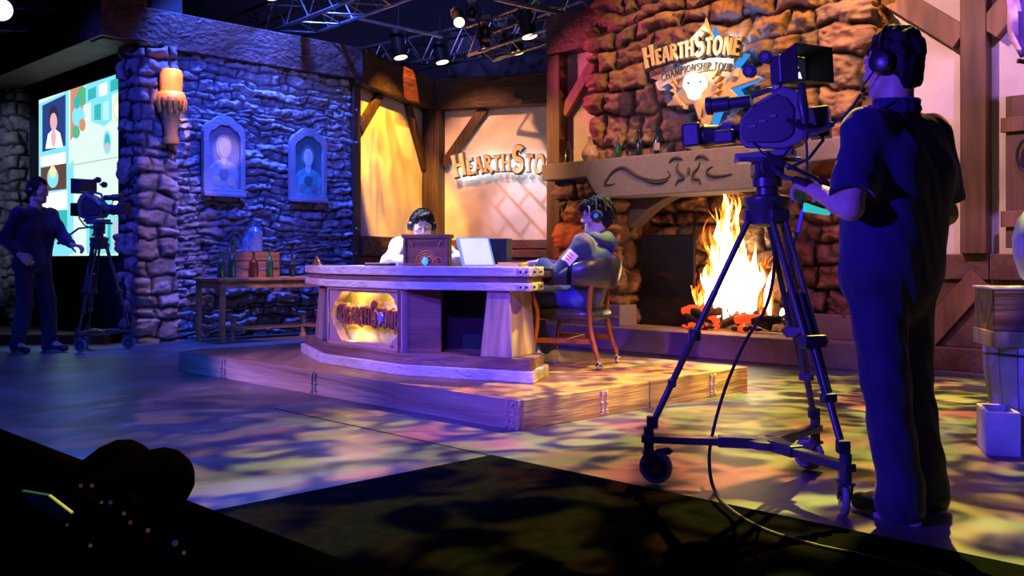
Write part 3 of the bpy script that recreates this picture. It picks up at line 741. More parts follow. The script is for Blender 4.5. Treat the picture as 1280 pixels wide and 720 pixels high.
word('HEARTHSTONE', FR @ Matrix.Translation((LBC*.12, .10, cz_-.065)), .125, LBC*.75, M_LRED, M_LGOLD, dk, depth=.035, sizes=[1.15,.95,.95,.95,.95,.95,1.3,.95,1,.95,.95], arch=.012, grow=.07, w=.24)
MB(FR @ Matrix.Translation((LBC*.66, .085, cz_+.005)) @ Matrix.Rotation(math.radians(90), 4, 'X')).prism([(.036*math.cos(a*PI/3+.3), .045*math.sin(a*PI/3+.3)) for a in range(6)], 0, .03).build('swirl_stone', mat('blue_swirl', (.15,.15,.5), .3), dk, bevel=.006)
# pedestals
def pedestal(c, d, w0, w1, dep, m, lean=0):
    c = Vector(c); d = Vector(d).normalized(); nn = Vector((-d.y, d.x)); z0, z1 = Z0+.15, zt-.155; vs = []
    for z, w_, sh in ((z0, w0, 0), (z1, w1, .06)):
        for a, b in ((-w_/2, sh*.5), (w_/2, sh*.5), (w_/2, dep), (-w_/2, dep)):
            q = c+d*a+nn*b; vs.append((q.x, q.y, z))
    MB().add(vs, [(0,3,2,1),(4,5,6,7),(0,1,5,4),(1,2,6,5),(2,3,7,6),(3,0,4,7)]).build('pedestal', m, dk, bevel=.008)
dCD = (D2-C2).normalized(); LCD = (D2-C2).length; dAB = (B2-A2).normalized()
pedestal(C2+dCD*(LCD*.76), dCD, .235, .165, .36, W_PED)
pedestal(A2+dAB*.45+Vector((.03, 0)), dAB, .30, .22, .40, W_PED)
MB().bar((*(C2+dCD*.02+Vector((.1,.2))), Z0+.15), (*(C2+dCD*.02+Vector((.1,.2))), zp1), .3, .3).build('cabinet', W_RAIL, dk, bevel=.004)
q = off(OUT, .50)
MB().prism([tuple(C2+Vector((.15,.40))), tuple(D2+nn*.46-dn*.10), tuple(D2+nn*.48-dn*.10), tuple(C2+Vector((.15,.43)))], Z0+.15, zt-.16).build('modesty_panel', M_BLACK, dk)
# things on the desk
ZW = zt-.035
def onD(px, py, z): return G(px, py, z)
mon = thing('monitor_cabinet', 'brown carved wooden monitor cabinet with orange scrollwork and a turquoise gem on its back', 'monitor', (-.62, 7.02, zt), math.radians(-30))
MM = TR((-.62, 7.02, zt), math.radians(-14)); WM[mon.name] = MM; mon.rotation_euler = (0, 0, math.radians(-14))
W_CAB = wood('cabinet_wood', (.10,.035,.02), (.22,.09,.05), 'X', 2., .45, .3, 9, .003)
mw, mh = .345, .225
MB(MM).box2((-mw/2, -.03, 0), (mw/2, .06, mh)).build('case', W_CAB, mon, bevel=.006)
for lo_, hi_ in (((-mw/2-.01, -.045, mh-.022), (mw/2+.01, .07, mh+.006)), ((-mw/2, -.042, 0), (mw/2, -.03, .02)), ((-mw/2, -.042, .02), (-mw/2+.022, -.03, mh)), ((mw/2-.022, -.042, .02), (mw/2, -.03, mh))):
    MB(MM).box2(lo_, hi_).build('frame_bar', W_CAB, mon, bevel=.004)
M_SCR = mat('scroll_copper', (.55,.16,.07), .4, metal=.2)
mb = MB(MM)
for r_ in (.085, .07, .055): mb.tube([(.01+r_*math.cos(a), -.036, .012+r_*1.15*math.sin(a)) for a in [PI*i/14 for i in range(15)]], .0045, 6)
for k_ in range(3): mb.tube([(.01+.05*math.cos(a+k_)*(1-.1*k_), -.036, .045+.03*math.sin(a+k_*2)) for a in [1.4*PI*i/12 for i in range(13)]], .004, 6)
mb.tube([(.095+.045*math.cos(a), -.036, .012+.05*math.sin(a)) for a in [PI*i/10 for i in range(11)]], .0045, 6)
for sx in (-1, 1): mb.tube([(sx*(.13-.03*math.sin(t*2)), -.036, .19-.05*t) for t in [i/5 for i in range(6)]], .004, 6)
mb.build('scrollwork', M_SCR, mon, smooth=True)
MB(MM).sph((.0, -.045, .035), (.024, .012, .03), 16, 10).build('gem', mat('turquoise_gem', (.1,.6,.65), .15, emit=(.1,.7,.8), es=.35), mon, smooth=True)
pn = thing('tilted_screen', 'bright pale screen propped up on the desk right of the carved cabinet', 'screen', (-.24, 6.86, zt), 0)
MP = TR((-.24, 6.86, zt), math.radians(-6)); WM[pn.name] = MP; pn.rotation_euler = (0, 0, math.radians(-6))
T = MP @ Matrix(((1,0,0,0),(0,0,1,0),(0,1,0,0),(0,0,0,1)))
qd = [(-.115, 0), (.125, .0), (.075, .205), (-.165, .205)]
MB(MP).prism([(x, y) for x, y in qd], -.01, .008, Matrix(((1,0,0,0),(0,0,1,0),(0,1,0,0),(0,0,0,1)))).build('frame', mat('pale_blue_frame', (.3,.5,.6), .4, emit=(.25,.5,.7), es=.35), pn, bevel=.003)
MB(MP).prism([(x*.84+.003, y*.9+.012) for x, y in qd], -.013, -.010, Matrix(((1,0,0,0),(0,0,1,0),(0,1,0,0),(0,0,0,1)))).build('display', mat('white_display', (.8,.85,.85), .4, var=.2, vscale=9, emit=(.8,.9,1), es=.6), pn)
MB(MP).bar((.02, .01, .17), (.02, .09, 0), .03, .01).build('stand', M_BLKM, pn)
o = MB(TR((-.08, 7.02, zt), math.radians(-25))).box2((-.07, -.06, 0), (.07, .05, .20)).build('speaker_box', M_BLKM, bevel=.006); tag(o, 'black box behind the bright tilted screen on the desk', 'box')
bk = thing('yellow_folder', 'yellow paper folder lying on the desk rim near the seated player in the chair', 'folder', (.0, 6.55, zt))
MF = TR((-.0, 6.50, zt), math.radians(-20)); WM[bk.name] = MF; bk.location = (-.0, 6.50, zt); bk.rotation_euler = (0, 0, math.radians(-20))
MB(MF).box((0, 0, .008), (.16, .2, .014)).build('papers', mat('cream_paper', (.8,.7,.35), .8), bk)
MB(MF).box((0.01, 0, .022), (.17, .21, .012), Matrix.Rotation(.12, 4, 'Z')).build('cover', mat('yellow_card', (.75,.42,.04), .6), bk, bevel=.004)
bl = thing('brass_bell', 'small brass desk bell on the far end of the desk rim beside the stone wall', 'bell', (-1.62, 7.95, zt))
MBl = TR((-1.60, 7.88, zt)); bl.location = (-1.60, 7.88, zt); WM[bl.name] = MBl
M_BRASS = mat('brass', (.75,.48,.2), .28, metal=.9)
MB(MBl).lathe([(.045,0),(.045,.012),(.03,.016),(.034,.03),(.02,.05),(.008,.055)], n=18).build('dome', M_BRASS, bl, smooth=True); MB(MBl).lathe([(.006,.055),(.012,.062),(.004,.072)], n=12).build('button', M_BRASS, bl, smooth=True)
kb = thing('keyboard', 'dark keyboard on the desk in front of the player in the white shirt', 'keyboard', (-1.0, 7.35, zt))
MK = TR((-.98, 7.32, zt), math.radians(-48)); kb.location = (-.98, 7.32, zt); kb.rotation_euler = (0, 0, math.radians(-48)); WM[kb.name] = MK
MB(MK).box((0,0,.008), (.34,.13,.014)).build('case', M_BLKM, kb, bevel=.003)
mb = MB(MK)
for i in range(14):
    for j in range(5): mb.box((-.152+i*.0234, -.05+j*.025, .019), (.019, .02, .008))
mb.build('keys', mat('key_caps', (.35,.28,.25), .5), kb)
mp2 = tag(MB(TR((-.80, 7.16, zt), .4)).box((0,0,.012), (.12,.07,.02)).build('control_box', mat('grey_blue', (.4,.5,.6), .5), bevel=.004), 'small grey blue box on the desk beside the keyboard', 'box')
ms = thing('computer_mouse', 'black computer mouse under the hand of the player in the dark hoodie', 'mouse', (.28, 6.78, ZW))
MMo = TR((.25, 6.82, ZW), .8); ms.location = (.25, 6.82, ZW); ms.rotation_euler = (0,0,.8); WM[ms.name] = MMo
MB(MMo).sph((0,0,.012), (.032,.055,.022), 14, 8).build('shell', M_BLKM, ms, smooth=True); MB(MMo).cyl((-.004,.028,.028), (.004,.028,.028), .008).build('wheel', M_STONEW, ms)

# ================= side table
tl = G(277, 429.5); tb = G(241, 425)
tt = thing('side_table', 'narrow wooden side table along the blue stone wall', 'table', (tl.x, tl.y, 0), math.radians(-45))
ql = SETI @ tl; TX, TY = ql.x, ql.y; th = .74; tlen = 1.78; tdep = .56
SET().box2((TX-tdep-.04, TY-.05, th-.035), (TX+.05, TY+tlen, th)).build('table_top', W_TABLE, tt, bevel=.005)
SET().box2((TX-tdep+.02, TY, th-.13), (TX-tdep+.04, TY+tlen-.05, th-.035)).build('apron', W_TABLE, tt); SET().box2((TX-.0, TY, th-.12), (TX+.02, TY+tlen-.05, th-.035)).build('apron', W_TABLE, tt); SET().box2((TX-tdep, TY, th-.12), (TX, TY+.02, th-.035)).build('apron', W_TABLE, tt)
for x, y in ((TX, TY), (TX-tdep, TY), (TX, TY+tlen-.06), (TX-tdep, TY+tlen-.06)):
    SET().box((x, y+.01, (th-.035)/2), (.055,.055,th-.035)).build('leg', W_TABLE, tt, bevel=.004)
SET().bar((TX-.28, TY+.3, .14), (TX-.28, TY+tlen-.2, .14), .03, .045).build('stretcher', W_TABLE, tt, bevel=.004)
for y in (TY+.3, TY+1.25): SET().bar((TX-tdep+.02, y, .14), (TX-.02, y, .14), .04, .04).build('stretcher', W_TABLE, tt, bevel=.004); SET().tube([(TX-.28, y, 0), (TX-.28, y, .05), (TX-.28, y, .2), (TX-.28, y, .27)], [.05,.03,.03,.055], 8).build('foot', W_TABLE, tt)
cr = hit(333, 352, 2, th) if False else None
def tabpt(px, py=352):
    h_ = hit(px, py, 0, TX-.25); return h_.y
ct = thing('wooden_crate', 'small slatted wooden crate standing on the side table', 'crate', S(TX-.3, tabpt(322), th), math.radians(-45))
y0, y1 = tabpt(284), tabpt(347); ch = .30
CX0, CX1 = TX-.46, TX-.20; W_CR = wood('crate_wood', (.20,.09,.04), (.40,.20,.10), 'Y', 1.5, .7, .4, 9, .004)
for k_ in range(3):
    z = th+.005+k_*.10
    SET().box2((CX1-.012, y0, z), (CX1, y1, z+.085)).build('slat', W_CR, ct, bevel=.002); SET().box2((CX0, y0, z), (CX0+.012, y1, z+.085)).build('slat', W_CR, ct, bevel=.002)
    SET().box2((CX0, y0, z), (CX1, y0+.012, z+.085)).build('slat', W_CR, ct, bevel=.002); SET().box2((CX0, y1-.012, z), (CX1, y1, z+.085)).build('slat', W_CR, ct, bevel=.002)
for x in (CX0+.02, CX1-.02):
    for y in (y0+.02, y1-.02): SET().box((x, y, th+ch/2), (.03,.03,ch-.005)).build('corner_post', W_CR, ct)
SET().box2((CX0, y0, th+ch-.01), (CX1, y1, th+ch)).build('lid', W_CR, ct)
M_GG = mat('green_glass', (.015,.09,.03), .12, spec=.8, coat=.6); M_BG = mat('brown_glass', (.07,.02,.015), .12, spec=.8, coat=.6); M_CLR = mat('blue_clear_glass', (.45,.65,.95), .08, spec=.8, trans=.75)
M_DG = mat('dark_glass', (.012,.02,.02), .12, spec=.8, coat=.6); M_CORK = mat('cork', (.35,.22,.12), .8)
def bottle(name, label, c, h, r, m, group, neck=.3, kind=0):
    t = thing(name, label, 'bottle', c, 0, group); T = TR(c)
    sh = h*(1-neck)
    MB(T).lathe([(r*.85,0),(r,.008),(r,sh*.78),(r*.9,sh*.88),(r*.5,sh*1.0),(r*.32,sh*1.08),(r*.30,h*.97),(r*.38,h*.975),(r*.38,h*.995),(r*.2,h)], n=20).build('glass', m, t, smooth=30)
    MB(T).cyl((0,0,h*.985), (0,0,h*1.03), r*.22, n=10).build('cork', M_CORK, t, smooth=30)
    if kind: MB(T).lathe([(r*1.01,sh*.25),(r*1.015,sh*.26),(r*1.015,sh*.62),(r*1.01,sh*.63)], n=20).build('label_band', mat('paper_label', (.35,.3,.25), .8), t, smooth=30)
    return t
BG = 'bottles on the side table'
def tb_at(px, x): return S(x, hit(px, 350, 0, x).y, th)
bottle('wine_bottle', 'green bottle at the free end of the side table, left of the crate', tb_at(276, TX-.12), .31, .042, M_GG, BG)
bottle('wine_bottle', 'green bottle in front of the crate corner, second along the side table', tb_at(290, TX-.10), .36, .045, M_GG, BG)
bottle('wine_bottle', 'brown round-shouldered bottle in front of the crate slats', tb_at(317, TX-.10), .31, .055, M_BG, BG)
bottle('wine_bottle', 'slim green bottle in front of the crate, nearest the desk end', tb_at(337, TX-.10), .34, .042, M_GG, BG)
bottle('wine_bottle', 'dark bottle standing alone on the side table beyond the crate toward the desk', tb_at(365, TX-.25), .27, .04, M_DG, BG)
jy = tabpt(317, 290)
jg = thing('glass_jug', 'large clear blue glass jug on top of the crate', 'jug', S(TX-.33, hit(318, 288, 0, TX-.33).y, th+ch)); T = WM[jg.name]
MB(T).lathe([(.085,0),(.095,.01),(.095,.20),(.085,.25),(.04,.295),(.026,.31),(.026,.35),(.034,.355),(.034,.37),(.015,.372)], n=24).build('glass', M_CLR, jg, smooth=30); MB(T).tube([(.03,0,.33),(.07,0,.335),(.075,0,.30),(.06,0,.28)], .006, 8).build('handle', M_CLR, jg, smooth=True)
bottle('small_bottle', 'small blue bottle beside the glass jug on top of the crate', S(TX-.33, hit(307, 288, 0, TX-.33).y, th+ch), .24, .04, M_CLR, None)
bottle('small_bottle', 'thin faint green bottle at the crate edge behind the jug', S(TX-.36, hit(292, 288, 0, TX-.36).y, th+ch), .25, .03, M_GG, None)
# ================= bottles on the mantel
def mt_at(px, y=4.32):
    h_ = hit(px, 190, 1, y); return S(h_.x, y, mz1)
MG = 'bottles on the mantel'
bottle('wine_bottle', 'slim dark bottle at the far end of the mantel in front of plaster', mt_at(710), .245, .036, M_DG, MG)
bottle('wine_bottle', 'dark green bottle beside the round jug on the mantel', mt_at(773), .24, .036, M_GG, MG)
bottle('wine_bottle', 'tall dark bottle on the mantel, second from the round jug toward the camera', mt_at(799), .28, .038, M_DG, MG)
bottle('wine_bottle', 'dark bottle with a pale label band on the mantel below the gold lettering', mt_at(821), .29, .034, M_DG, MG, kind=1)
bottle('wine_bottle', 'bottle on the mantel half hidden behind the camera lens', mt_at(857), .25, .03, M_BG, MG)
c = mt_at(738)
rj = thing('round_jug', 'bulbous cream and brown jug with a thin neck on the mantel', 'jug', c); T = WM[rj.name]
MB(T).lathe([(.05,0),(.075,.01),(.10,.06),(.095,.11),(.06,.16),(.032,.20),(.022,.25),(.03,.275),(.012,.28)], n=24).build('body', mat('glazed_jug', (.75,.55,.42), .25, col2=(.25,.10,.05), vscale=9, coat=.5), rj, smooth=30); MB(T).tube([(.03,0,.24),(.07,0,.22),(.075,0,.16),(.05,0,.14)], .007, 8).build('handle', M_BG, rj, smooth=True)

# ================= portraits on the stone wall
M_FRM = mat('carved_grey_frame', (.33,.33,.36), .7, bump=.8, bscale=30, bdist=.015)
def portrait(px0, px1, pyt, pyb, label, bg, robe, skin, hair):
    xw = -7.0
    a = hit(px0, 200, 0, xw); b = hit(px1, 200, 0, xw); zc = hit((px0+px1)/2, pyt, 0, xw).z; zb = hit((px0+px1)/2, pyb, 0, xw).z
    w_ = b.y-a.y; h_ = zc-zb
    t = thing('framed_portrait', label, 'portrait', S(xw, (a.y+b.y)/2, zb), math.radians(45), 'framed portraits on the stone wall')
    T = SETM @ Matrix(((0,0,1,xw),(1,0,0,(a.y+b.y)/2),(0,1,0,zb),(0,0,0,1)))  # local x along the wall, y up, z out of the wall
    def shape(w2, h2, n=9):
        sh = h2-.30*w2*2*.5; p = [(-w2/2, 0)]
        p += [(-w2/2, h2*.80)]+[(-w2/2+w2*.10*(1-math.cos(i/4*PI/2))+w2*.02*i, h2*.80+h2*.12*math.sin(i/4*PI/2)) for i in range(1, 5)]
        p += [(-w2*.15, h2)]; p += [(-x, y) for x, y in p[::-1]]; return p
    O = shape(w_, h_); I = [(x*.76, y*.80+h_*.085) for x, y in O]
    MB().ring(O, I, -.02, .06, T).build('frame', M_FRM, t, bevel=.008)
    MB().prism([(x*1.01, y) for x, y in I], .0, .022, T).build('backing', bg, t)
    MB().prism([(-w_*.5, -.012), (w_*.5, -.012), (w_*.5, .035), (-w_*.5, .035)], .05, .085, T).build('sill', M_FRM, t, bevel=.006)
    # plain painted figure: shoulders, neck, head, hair as low relief
    W2, H2 = w_*.74, h_*.78; y0 = h_*.09
    sh = [(-.48,0),(.48,0),(.49,.30),(.36,.40),(.12,.46),(-.12,.46),(-.36,.40),(-.49,.30)]
    MB().prism([(x*W2, y0+y*H2) for x, y in sh], .022, .030, T).build('painted_robe', robe, t, bevel=.003)
    def el(cx, cy, rx, ry, z0, z1, m, nm): MB().prism([(cx*W2+rx*W2*math.cos(a), y0+cy*H2+ry*H2*math.sin(a)) for a in [2*PI*i/22 for i in range(22)]], z0, z1, T).build(nm, m, t, bevel=.002)
    el(0, .68, .25, .20, .022, .027, hair, 'painted_hair'); el(0, .48, .10, .10, .022, .032, skin, 'painted_neck'); el(0, .66, .165, .155, .022, .036, skin, 'painted_face')
    el(-.22, .12, .13, .08, .030, .034, hair, 'painted_trim'); el(.22, .12, .13, .08, .030, .034, hair, 'painted_trim'); el(0, .24, .16, .09, .030, .034, bg, 'painted_trim')
    return t
mk = lambda n_, c_, v=.1: mat(n_, c_, .6, var=v, vscale=14)
portrait(252, 304, 146, 245, 'arched framed painting of a pale haired bust, nearer the stone pillar', mk('p_grey', (.30,.27,.32)), mk('p_steel', (.42,.42,.52), .3), mk('p_skin', (.75,.55,.50)), mk('p_straw', (.65,.52,.32)))
portrait(361, 406, 161, 252, 'arched framed painting of a green robed bust, nearer the alcove', mk('p_dgreen', (.05,.22,.22)), mk('p_teal', (.12,.55,.50), .3), mk('p_mint', (.65,1,.85)), mk('p_hair', (.25,.30,.30)))

# ================= candle sconce
cl = thing('candle_sconce', 'giant orange melted candle sconce on the stone pillar', 'candle', S(-6.85, 1.30, 2.3), math.radians(-45))
TC = TR((hit(214, 130, 0, -6.80) and (SETM @ hit(214, 130, 0, -6.80)).x, (SETM @ hit(214, 130, 0, -6.80)).y, 0)); cl.location = (TC.translation.x, TC.translation.y, 2.25); cl.rotation_euler = (0,0,0); WM[cl.name] = Matrix.Translation(cl.location)
zz = lambda py: EYE+(HORY-py)/FPX*TC.translation.y
sc_ = TC.translation.y/FPX
M_WAX = mat('orange_wax', (.90,.36,.05), .45, var=.12, vscale=6, bump=.3, bscale=12)
M_SCN = mat('carved_sconce', (.68,.30,.05), .6, var=.25, vscale=9, bump=.6, bscale=14)
MB(TC).lathe([(13*sc_, zz(122)), (13.5*sc_, zz(118)), (14*sc_, zz(100)), (14*sc_, zz(93)), (12.5*sc_, zz(88)), (8*sc_, zz(86.5))], n=28).build('candle', M_WAX, cl, smooth=50)
MB(TC).lathe([(9*sc_, zz(180)), (10*sc_, zz(174)), (7.5*sc_, zz(168)), (9.5*sc_, zz(150)), (12*sc_, zz(134)), (14*sc_, zz(130))], n=24).build('sconce', M_SCN, cl, smooth=50)
mb = MB(TC)
mb.lathe([(13*sc_, zz(131)), (17.5*sc_, zz(128)), (17.5*sc_, zz(120)), (15.5*sc_, zz(116)), (13*sc_, zz(115))], n=24)
R2 = random.Random(6)
for i in range(14):
    a = 2*PI*i/14; l_ = R2.uniform(3, 16); x, y = 16*sc_*math.cos(a), 16*sc_*math.sin(a)
    mb.tube([(x, y, zz(124)), (x*1.02, y*1.02, zz(128+l_*.4)), (x*.94, y*.94, zz(128+l_))], [3.2*sc_, 2.6*sc_, 1.6*sc_], 7)
mb.build('dripping_wax', M_WAX, cl, smooth=50)
MB(TC).bar((0,0,zz(150)), tuple(TC.inverted() @ (S(-6.9, 1.2, 0)+Vector((0,0,zz(150))))), .06, .1).build('bracket', M_BLKM, cl)

# ================= the big video screen
vs_ = thing('video_screen', 'huge bright video wall showing a cream game board behind the far camera operator', 'screen', S(-9.0, 1.05, 1.0), math.radians(-45))
YS = 1.08
def em(n_, c_, s_=1): return glow(n_, c_, s_)
sl = hit(49, 200, 1, YS).x; sr = hit(158, 200, 1, YS).x; szt = 3.21; szb = 1.0
SET().box2((sl-.03, YS, szb-.03), (sr+.02, YS+.06, szt+.03)).build('housing', M_BLACK, vs_)
SET().box2((sl, YS-.004, szb), (sr, YS, szt)).build('display', em('scr_cream', (.72,.92,.84), 1.0), vs_)
layer = [0]
def sq(poly, m, nm='image_area'):
    layer[0] += 1; d = YS-.005-.0006*layer[0]; pp = []
    for p in poly:
        h_ = hit(p[0], p[1], 1, d); pp.append((min(max(h_.x, sl+.002), sr-.002), min(max(h_.z, szb+.002), szt-.002)))
    MB().prism(pp, -d, -d+.0005, TM).build(nm, m, vs_)
def rect(x0, y0, x1, y1, s=-.3): return [(x0, y0), (x1, y0+s*(x1-x0)), (x1, y1+s*.4*(x1-x0)), (x0, y1)]
def elp(cx, cy, rx, ry, n=18): return [(cx+rx*math.cos(2*PI*i/n), cy+ry*math.sin(2*PI*i/n)) for i in range(n)]
E_CY, E_BL, E_OR, E_GR, E_BR, E_WH, E_DK, E_PK, E_TE = em('e_cyan', (.25,.80,.95), .95), em('e_blue', (.05,.10,.45), .5), em('e_orange', (.85,.35,.2), .8), em('e_green', (.15,.65,.35), .7), em('e_brown', (.22,.10,.07), .6), em('e_white', (1,1,1), 1.3), em('e_dark', (.05,.06,.12), .5), em('e_pink', (.9,.5,.6), .9), em('e_teal', (.05,.6,.6), .8)
sq([(49,130),(86,112),(86,330),(49,330)], E_CY); sq([(53,132),(82,118),(82,182),(53,190)], E_BL); sq(elp(67,146,6,14), E_DK); sq(elp(67,152,4.5,11), E_PK); sq([(57,186),(60,168),(67,160),(75,166),(79,184)], E_WH); sq(elp(67,172,3,12), E_PK)
sq([(51,196),(82,190),(82,204),(51,208)], E_WH); sq([(51,210),(83,204),(83,236),(51,240)], E_BR); sq(elp(66,222,7,13), E_CY); sq(elp(66,215,4,8), em('e_gold', (1,.8,.4), 1)); sq([(51,243),(84,238),(84,262),(51,264)], E_WH); sq([(51,264),(84,262),(84,300),(51,302)], E_TE)
sq([(88,112),(104,104),(104,150),(94,168),(88,176)], E_OR); sq(elp(98,146,8,13), E_CY); sq(elp(103,120,7,12), E_GR); sq(elp(95,165,5,8), E_GR); sq(elp(103,156,4,8), E_OR); sq(elp(96,128,4,8), E_TE)
sq([(107,103),(157,84),(157,112),(107,130)], E_CY); sq([(110,112),(120,108),(120,122),(110,126)], E_TE); sq([(124,106),(134,102),(134,118),(124,121)], E_WH); sq([(138,101),(152,95),(152,110),(138,115)], E_TE)
sq([(114,126),(140,117),(140,150),(130,158),(114,152)], E_CY); sq([(118,132),(126,129),(126,150),(118,150)], E_TE); sq([(129,128),(136,126),(136,150),(129,150)], em('e_ltblue', (.5,.85,1), 1)); sq(elp(147,137,6,15), em('e_gold2', (.9,.8,.5), 1)); sq(elp(147,137,3.5,9), E_WH)
sq(elp(134,178,5,15), E_CY); sq(elp(134,177,3.2,10), E_TE); sq(elp(134,183,2.5,5), E_PK)
sq([(90,206),(157,194),(157,195.2),(90,207.2)], em('e_line', (.5,.6,.45), .8))
sq([(108,262),(118,250),(128,246),(138,250),(144,262),(157,272),(157,317),(108,317)], E_CY); sq(elp(126,262,8,12), E_GR); sq(elp(126,264,5,9), E_CY); sq(elp(145,258,6,13), E_GR); sq(elp(145,260,4,10), E_WH)
for i in range(6): sq([(112+i*7.5,280-i),(116+i*7.5,279-i),(116+i*7.5,312),(112+i*7.5,312)], [E_TE, E_GR, E_WH, E_TE, E_PK, E_CY][i])
sq(elp(128,276,4,3), E_OR); sq([(86,206),(92,200),(92,318),(86,318)], E_CY)
o = SET().box2((sl-.45, 1.10, 0), (sl-.04, 1.2, 3.4)).build('wall_screen_edge', M_PILL); struct(o)

# ================= lettering on the alcove wall (halo lit)
hs = thing('wall_lettering', 'large gold lettering on the plaster alcove wall with a white halo', 'sign', tuple(ALC @ Vector((1.1, -.1, 1.9))))
p0 = hit(570, 224, 1, -.12, ALC); Sw = hit(683, 220, 1, -.12, ALC); Lw = (Sw.x-p0.x)/.845
M_GOLD = mat('painted_gold', (.95,.72,.38), .45); M_STEEL = mat('letter_steel', (.10,.11,.17), .5)
word('HEARTHSTONE', ALC @ Matrix.Translation((p0.x, -.10, p0.z)), .27, Lw, M_GOLD, M_STEEL, hs, depth=.09, sizes=[1.28,.9,.9,.95,.9,.95,1.4,.95,1,.95,.95], arch=.10, grow=.06, w=.21)
for i in range(7):
    t = i/6; 
    MB(ALC).box((p0.x+Lw*(.07+.86*t), -.05, p0.z+.13+.10*(1-(2*t-1)**2)), (Lw*.13, .012, .09)).build('halo_lamp', glow('halo_white', (.85,.92,1), 24) if i == 0 else bpy.data.materials['halo_white'], hs)

# ================= emblem over the fireplace
em_ = thing('tour_emblem', 'gold star emblem with arched lettering, ribbon and laurel on the chimney', 'sign', S(-1.3, 4.2, 2.6), math.radians(-45))
YE = 4.16
def eh(px, py): h_ = hit(px, py, 1, YE); return (h_.x, h_.z)
def ep(pts, z0, z1, m, nm, bev=.006): MB().prism([eh(*p) for p in pts], -YE+z0, -YE+z1, TM).build(nm, m, em_, bevel=bev)
M_STAR = mat('star_sand', (.80,.55,.28), .5, var=.1); M_STARD = mat('star_dark', (.42,.27,.16), .5); M_CYG = glow('cyan_backlight', (.04,.35,1), .8); M_CREAM = mat('cream_ribbon', (.85,.80,.66), .5)
M_WHITE = mat('white_enamel_glow', (.9,.92,.95), .4, emit=(.9,.95,1), es=.9); M_LET = mat('letter_black', (.06,.05,.05), .6)  # boss enamel has added emission to look bright, it is no lamp
C0 = (882, 97)
def star(R1, R2, rot=0, n_=8): return [(C0[0]+(R1 if i % 2 == 0 else R2)*math.sin(rot+PI*i/n_)*.93, C0[1]-(R1*(1.0 if i % 4 == 0 else .66) if i % 2 == 0 else R2)*math.cos(rot+PI*i/n_)) for i in range(2*n_)]
ep(star(76, 36), -.03, 0, M_STAR, 'star', .01)
ep([(x+4, y-1) for x, y in star(66, 36, 0)], -.13, -.11, M_CYG, 'backlight', 0)
ep([(882,30),(905,60),(925,70),(905,74),(876,52),(850,72),(838,72),(862,52)], .0, .03, M_STAR, 'star_ridge'); ep([(875,50),(900,72),(888,72),(875,60),(860,72),(852,72)], .03, .035, M_STARD, 'star_ridge')
ep([(930,56),(914,42),(912,52)], -.02, .02, M_STAR, 'star_point')
word('HEARTHSTONE', SETM @ Matrix.Translation((eh(815, 90)[0], YE-.05, eh(815, 90)[1])), .165, eh(932, 70)[0]-eh(815, 90)[0], M_GOLD, M_STEEL, em_, depth=.07, sizes=[1.3,.92,.92,.95,.92,.95,1.3,.95,1,.95,.95], arch=.062, grow=.07, w=.21, tilt=0)
# ribbon with its own lettering
rb = []; nseg = 12
for i in range(nseg+1):
    t = i/nseg; x = 829+92*t; y = 99-22*t+ -9*math.sin(PI*t)+4; rb.append((x, y))
ep([(x, y-7.5) for x, y in rb]+[(x, y+7.5) for x, y in rb[::-1]], .03, .045, M_CREAM, 'ribbon')
ep([(821,103),(829,99),(833,113),(826,114),(823,110)], .01, .03, M_CREAM, 'ribbon_tail'); ep([(921,84),(927,86),(924,97),(917,96)], .01, .03, M_CREAM, 'ribbon_tail')
a_ = eh(832, 103); b2 = eh(919, 80)
word('CHAMPIONSHIP TOUR', SETM @ Matrix.Translation((a_[0], YE-.045, a_[1]-.005)), .072, b2[0]-a_[0], M_LET, M_CREAM, em_, depth=.012, arch=.060, grow=.0, w=.16, name='small_letter')
# skull-like white boss and laurels
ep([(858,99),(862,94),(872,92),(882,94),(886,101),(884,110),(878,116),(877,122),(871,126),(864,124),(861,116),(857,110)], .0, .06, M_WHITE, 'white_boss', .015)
for (x, y) in ((865,105),(880,103)): ep(elp(x, y, 1.6, 1.8), .06, .062, mat('eye_blue', (.15,.3,.6), .5) if x == 865 else bpy.data.materials['eye_blue'], 'eye_dot', 0)
for sx in (-1, 1):
    for i in range(7):
        a = 1.0+i*.27; cx_, cy_ = 872+sx*27*math.sin(a), 108-26*math.cos(a); an = a*sx+PI/2*(1 if sx > 0 else 1)
        dx, dy = math.cos(sx*(a-.4)-(0)), math.sin(sx*(a-.4))
        dx, dy = -sx*math.cos(a-.5)*-1, math.sin(a-.5)
        tip = (cx_+sx*7*math.sin(a-.9+1.2), cy_-9*math.cos(a-.9+.6)); 
        ep([(cx_-sx*3*math.cos(a)+0, cy_-3*math.sin(a)), (tip[0], tip[1]), (cx_+sx*3*math.cos(a), cy_+3*math.sin(a)), (cx_-sx*2, cy_+6)], .01, .05, M_STAR, 'laurel_leaf', .004)
ep([(868,126),(875,124),(881,131),(876,150),(871,137)], .0, .03, M_STAR, 'star_point')

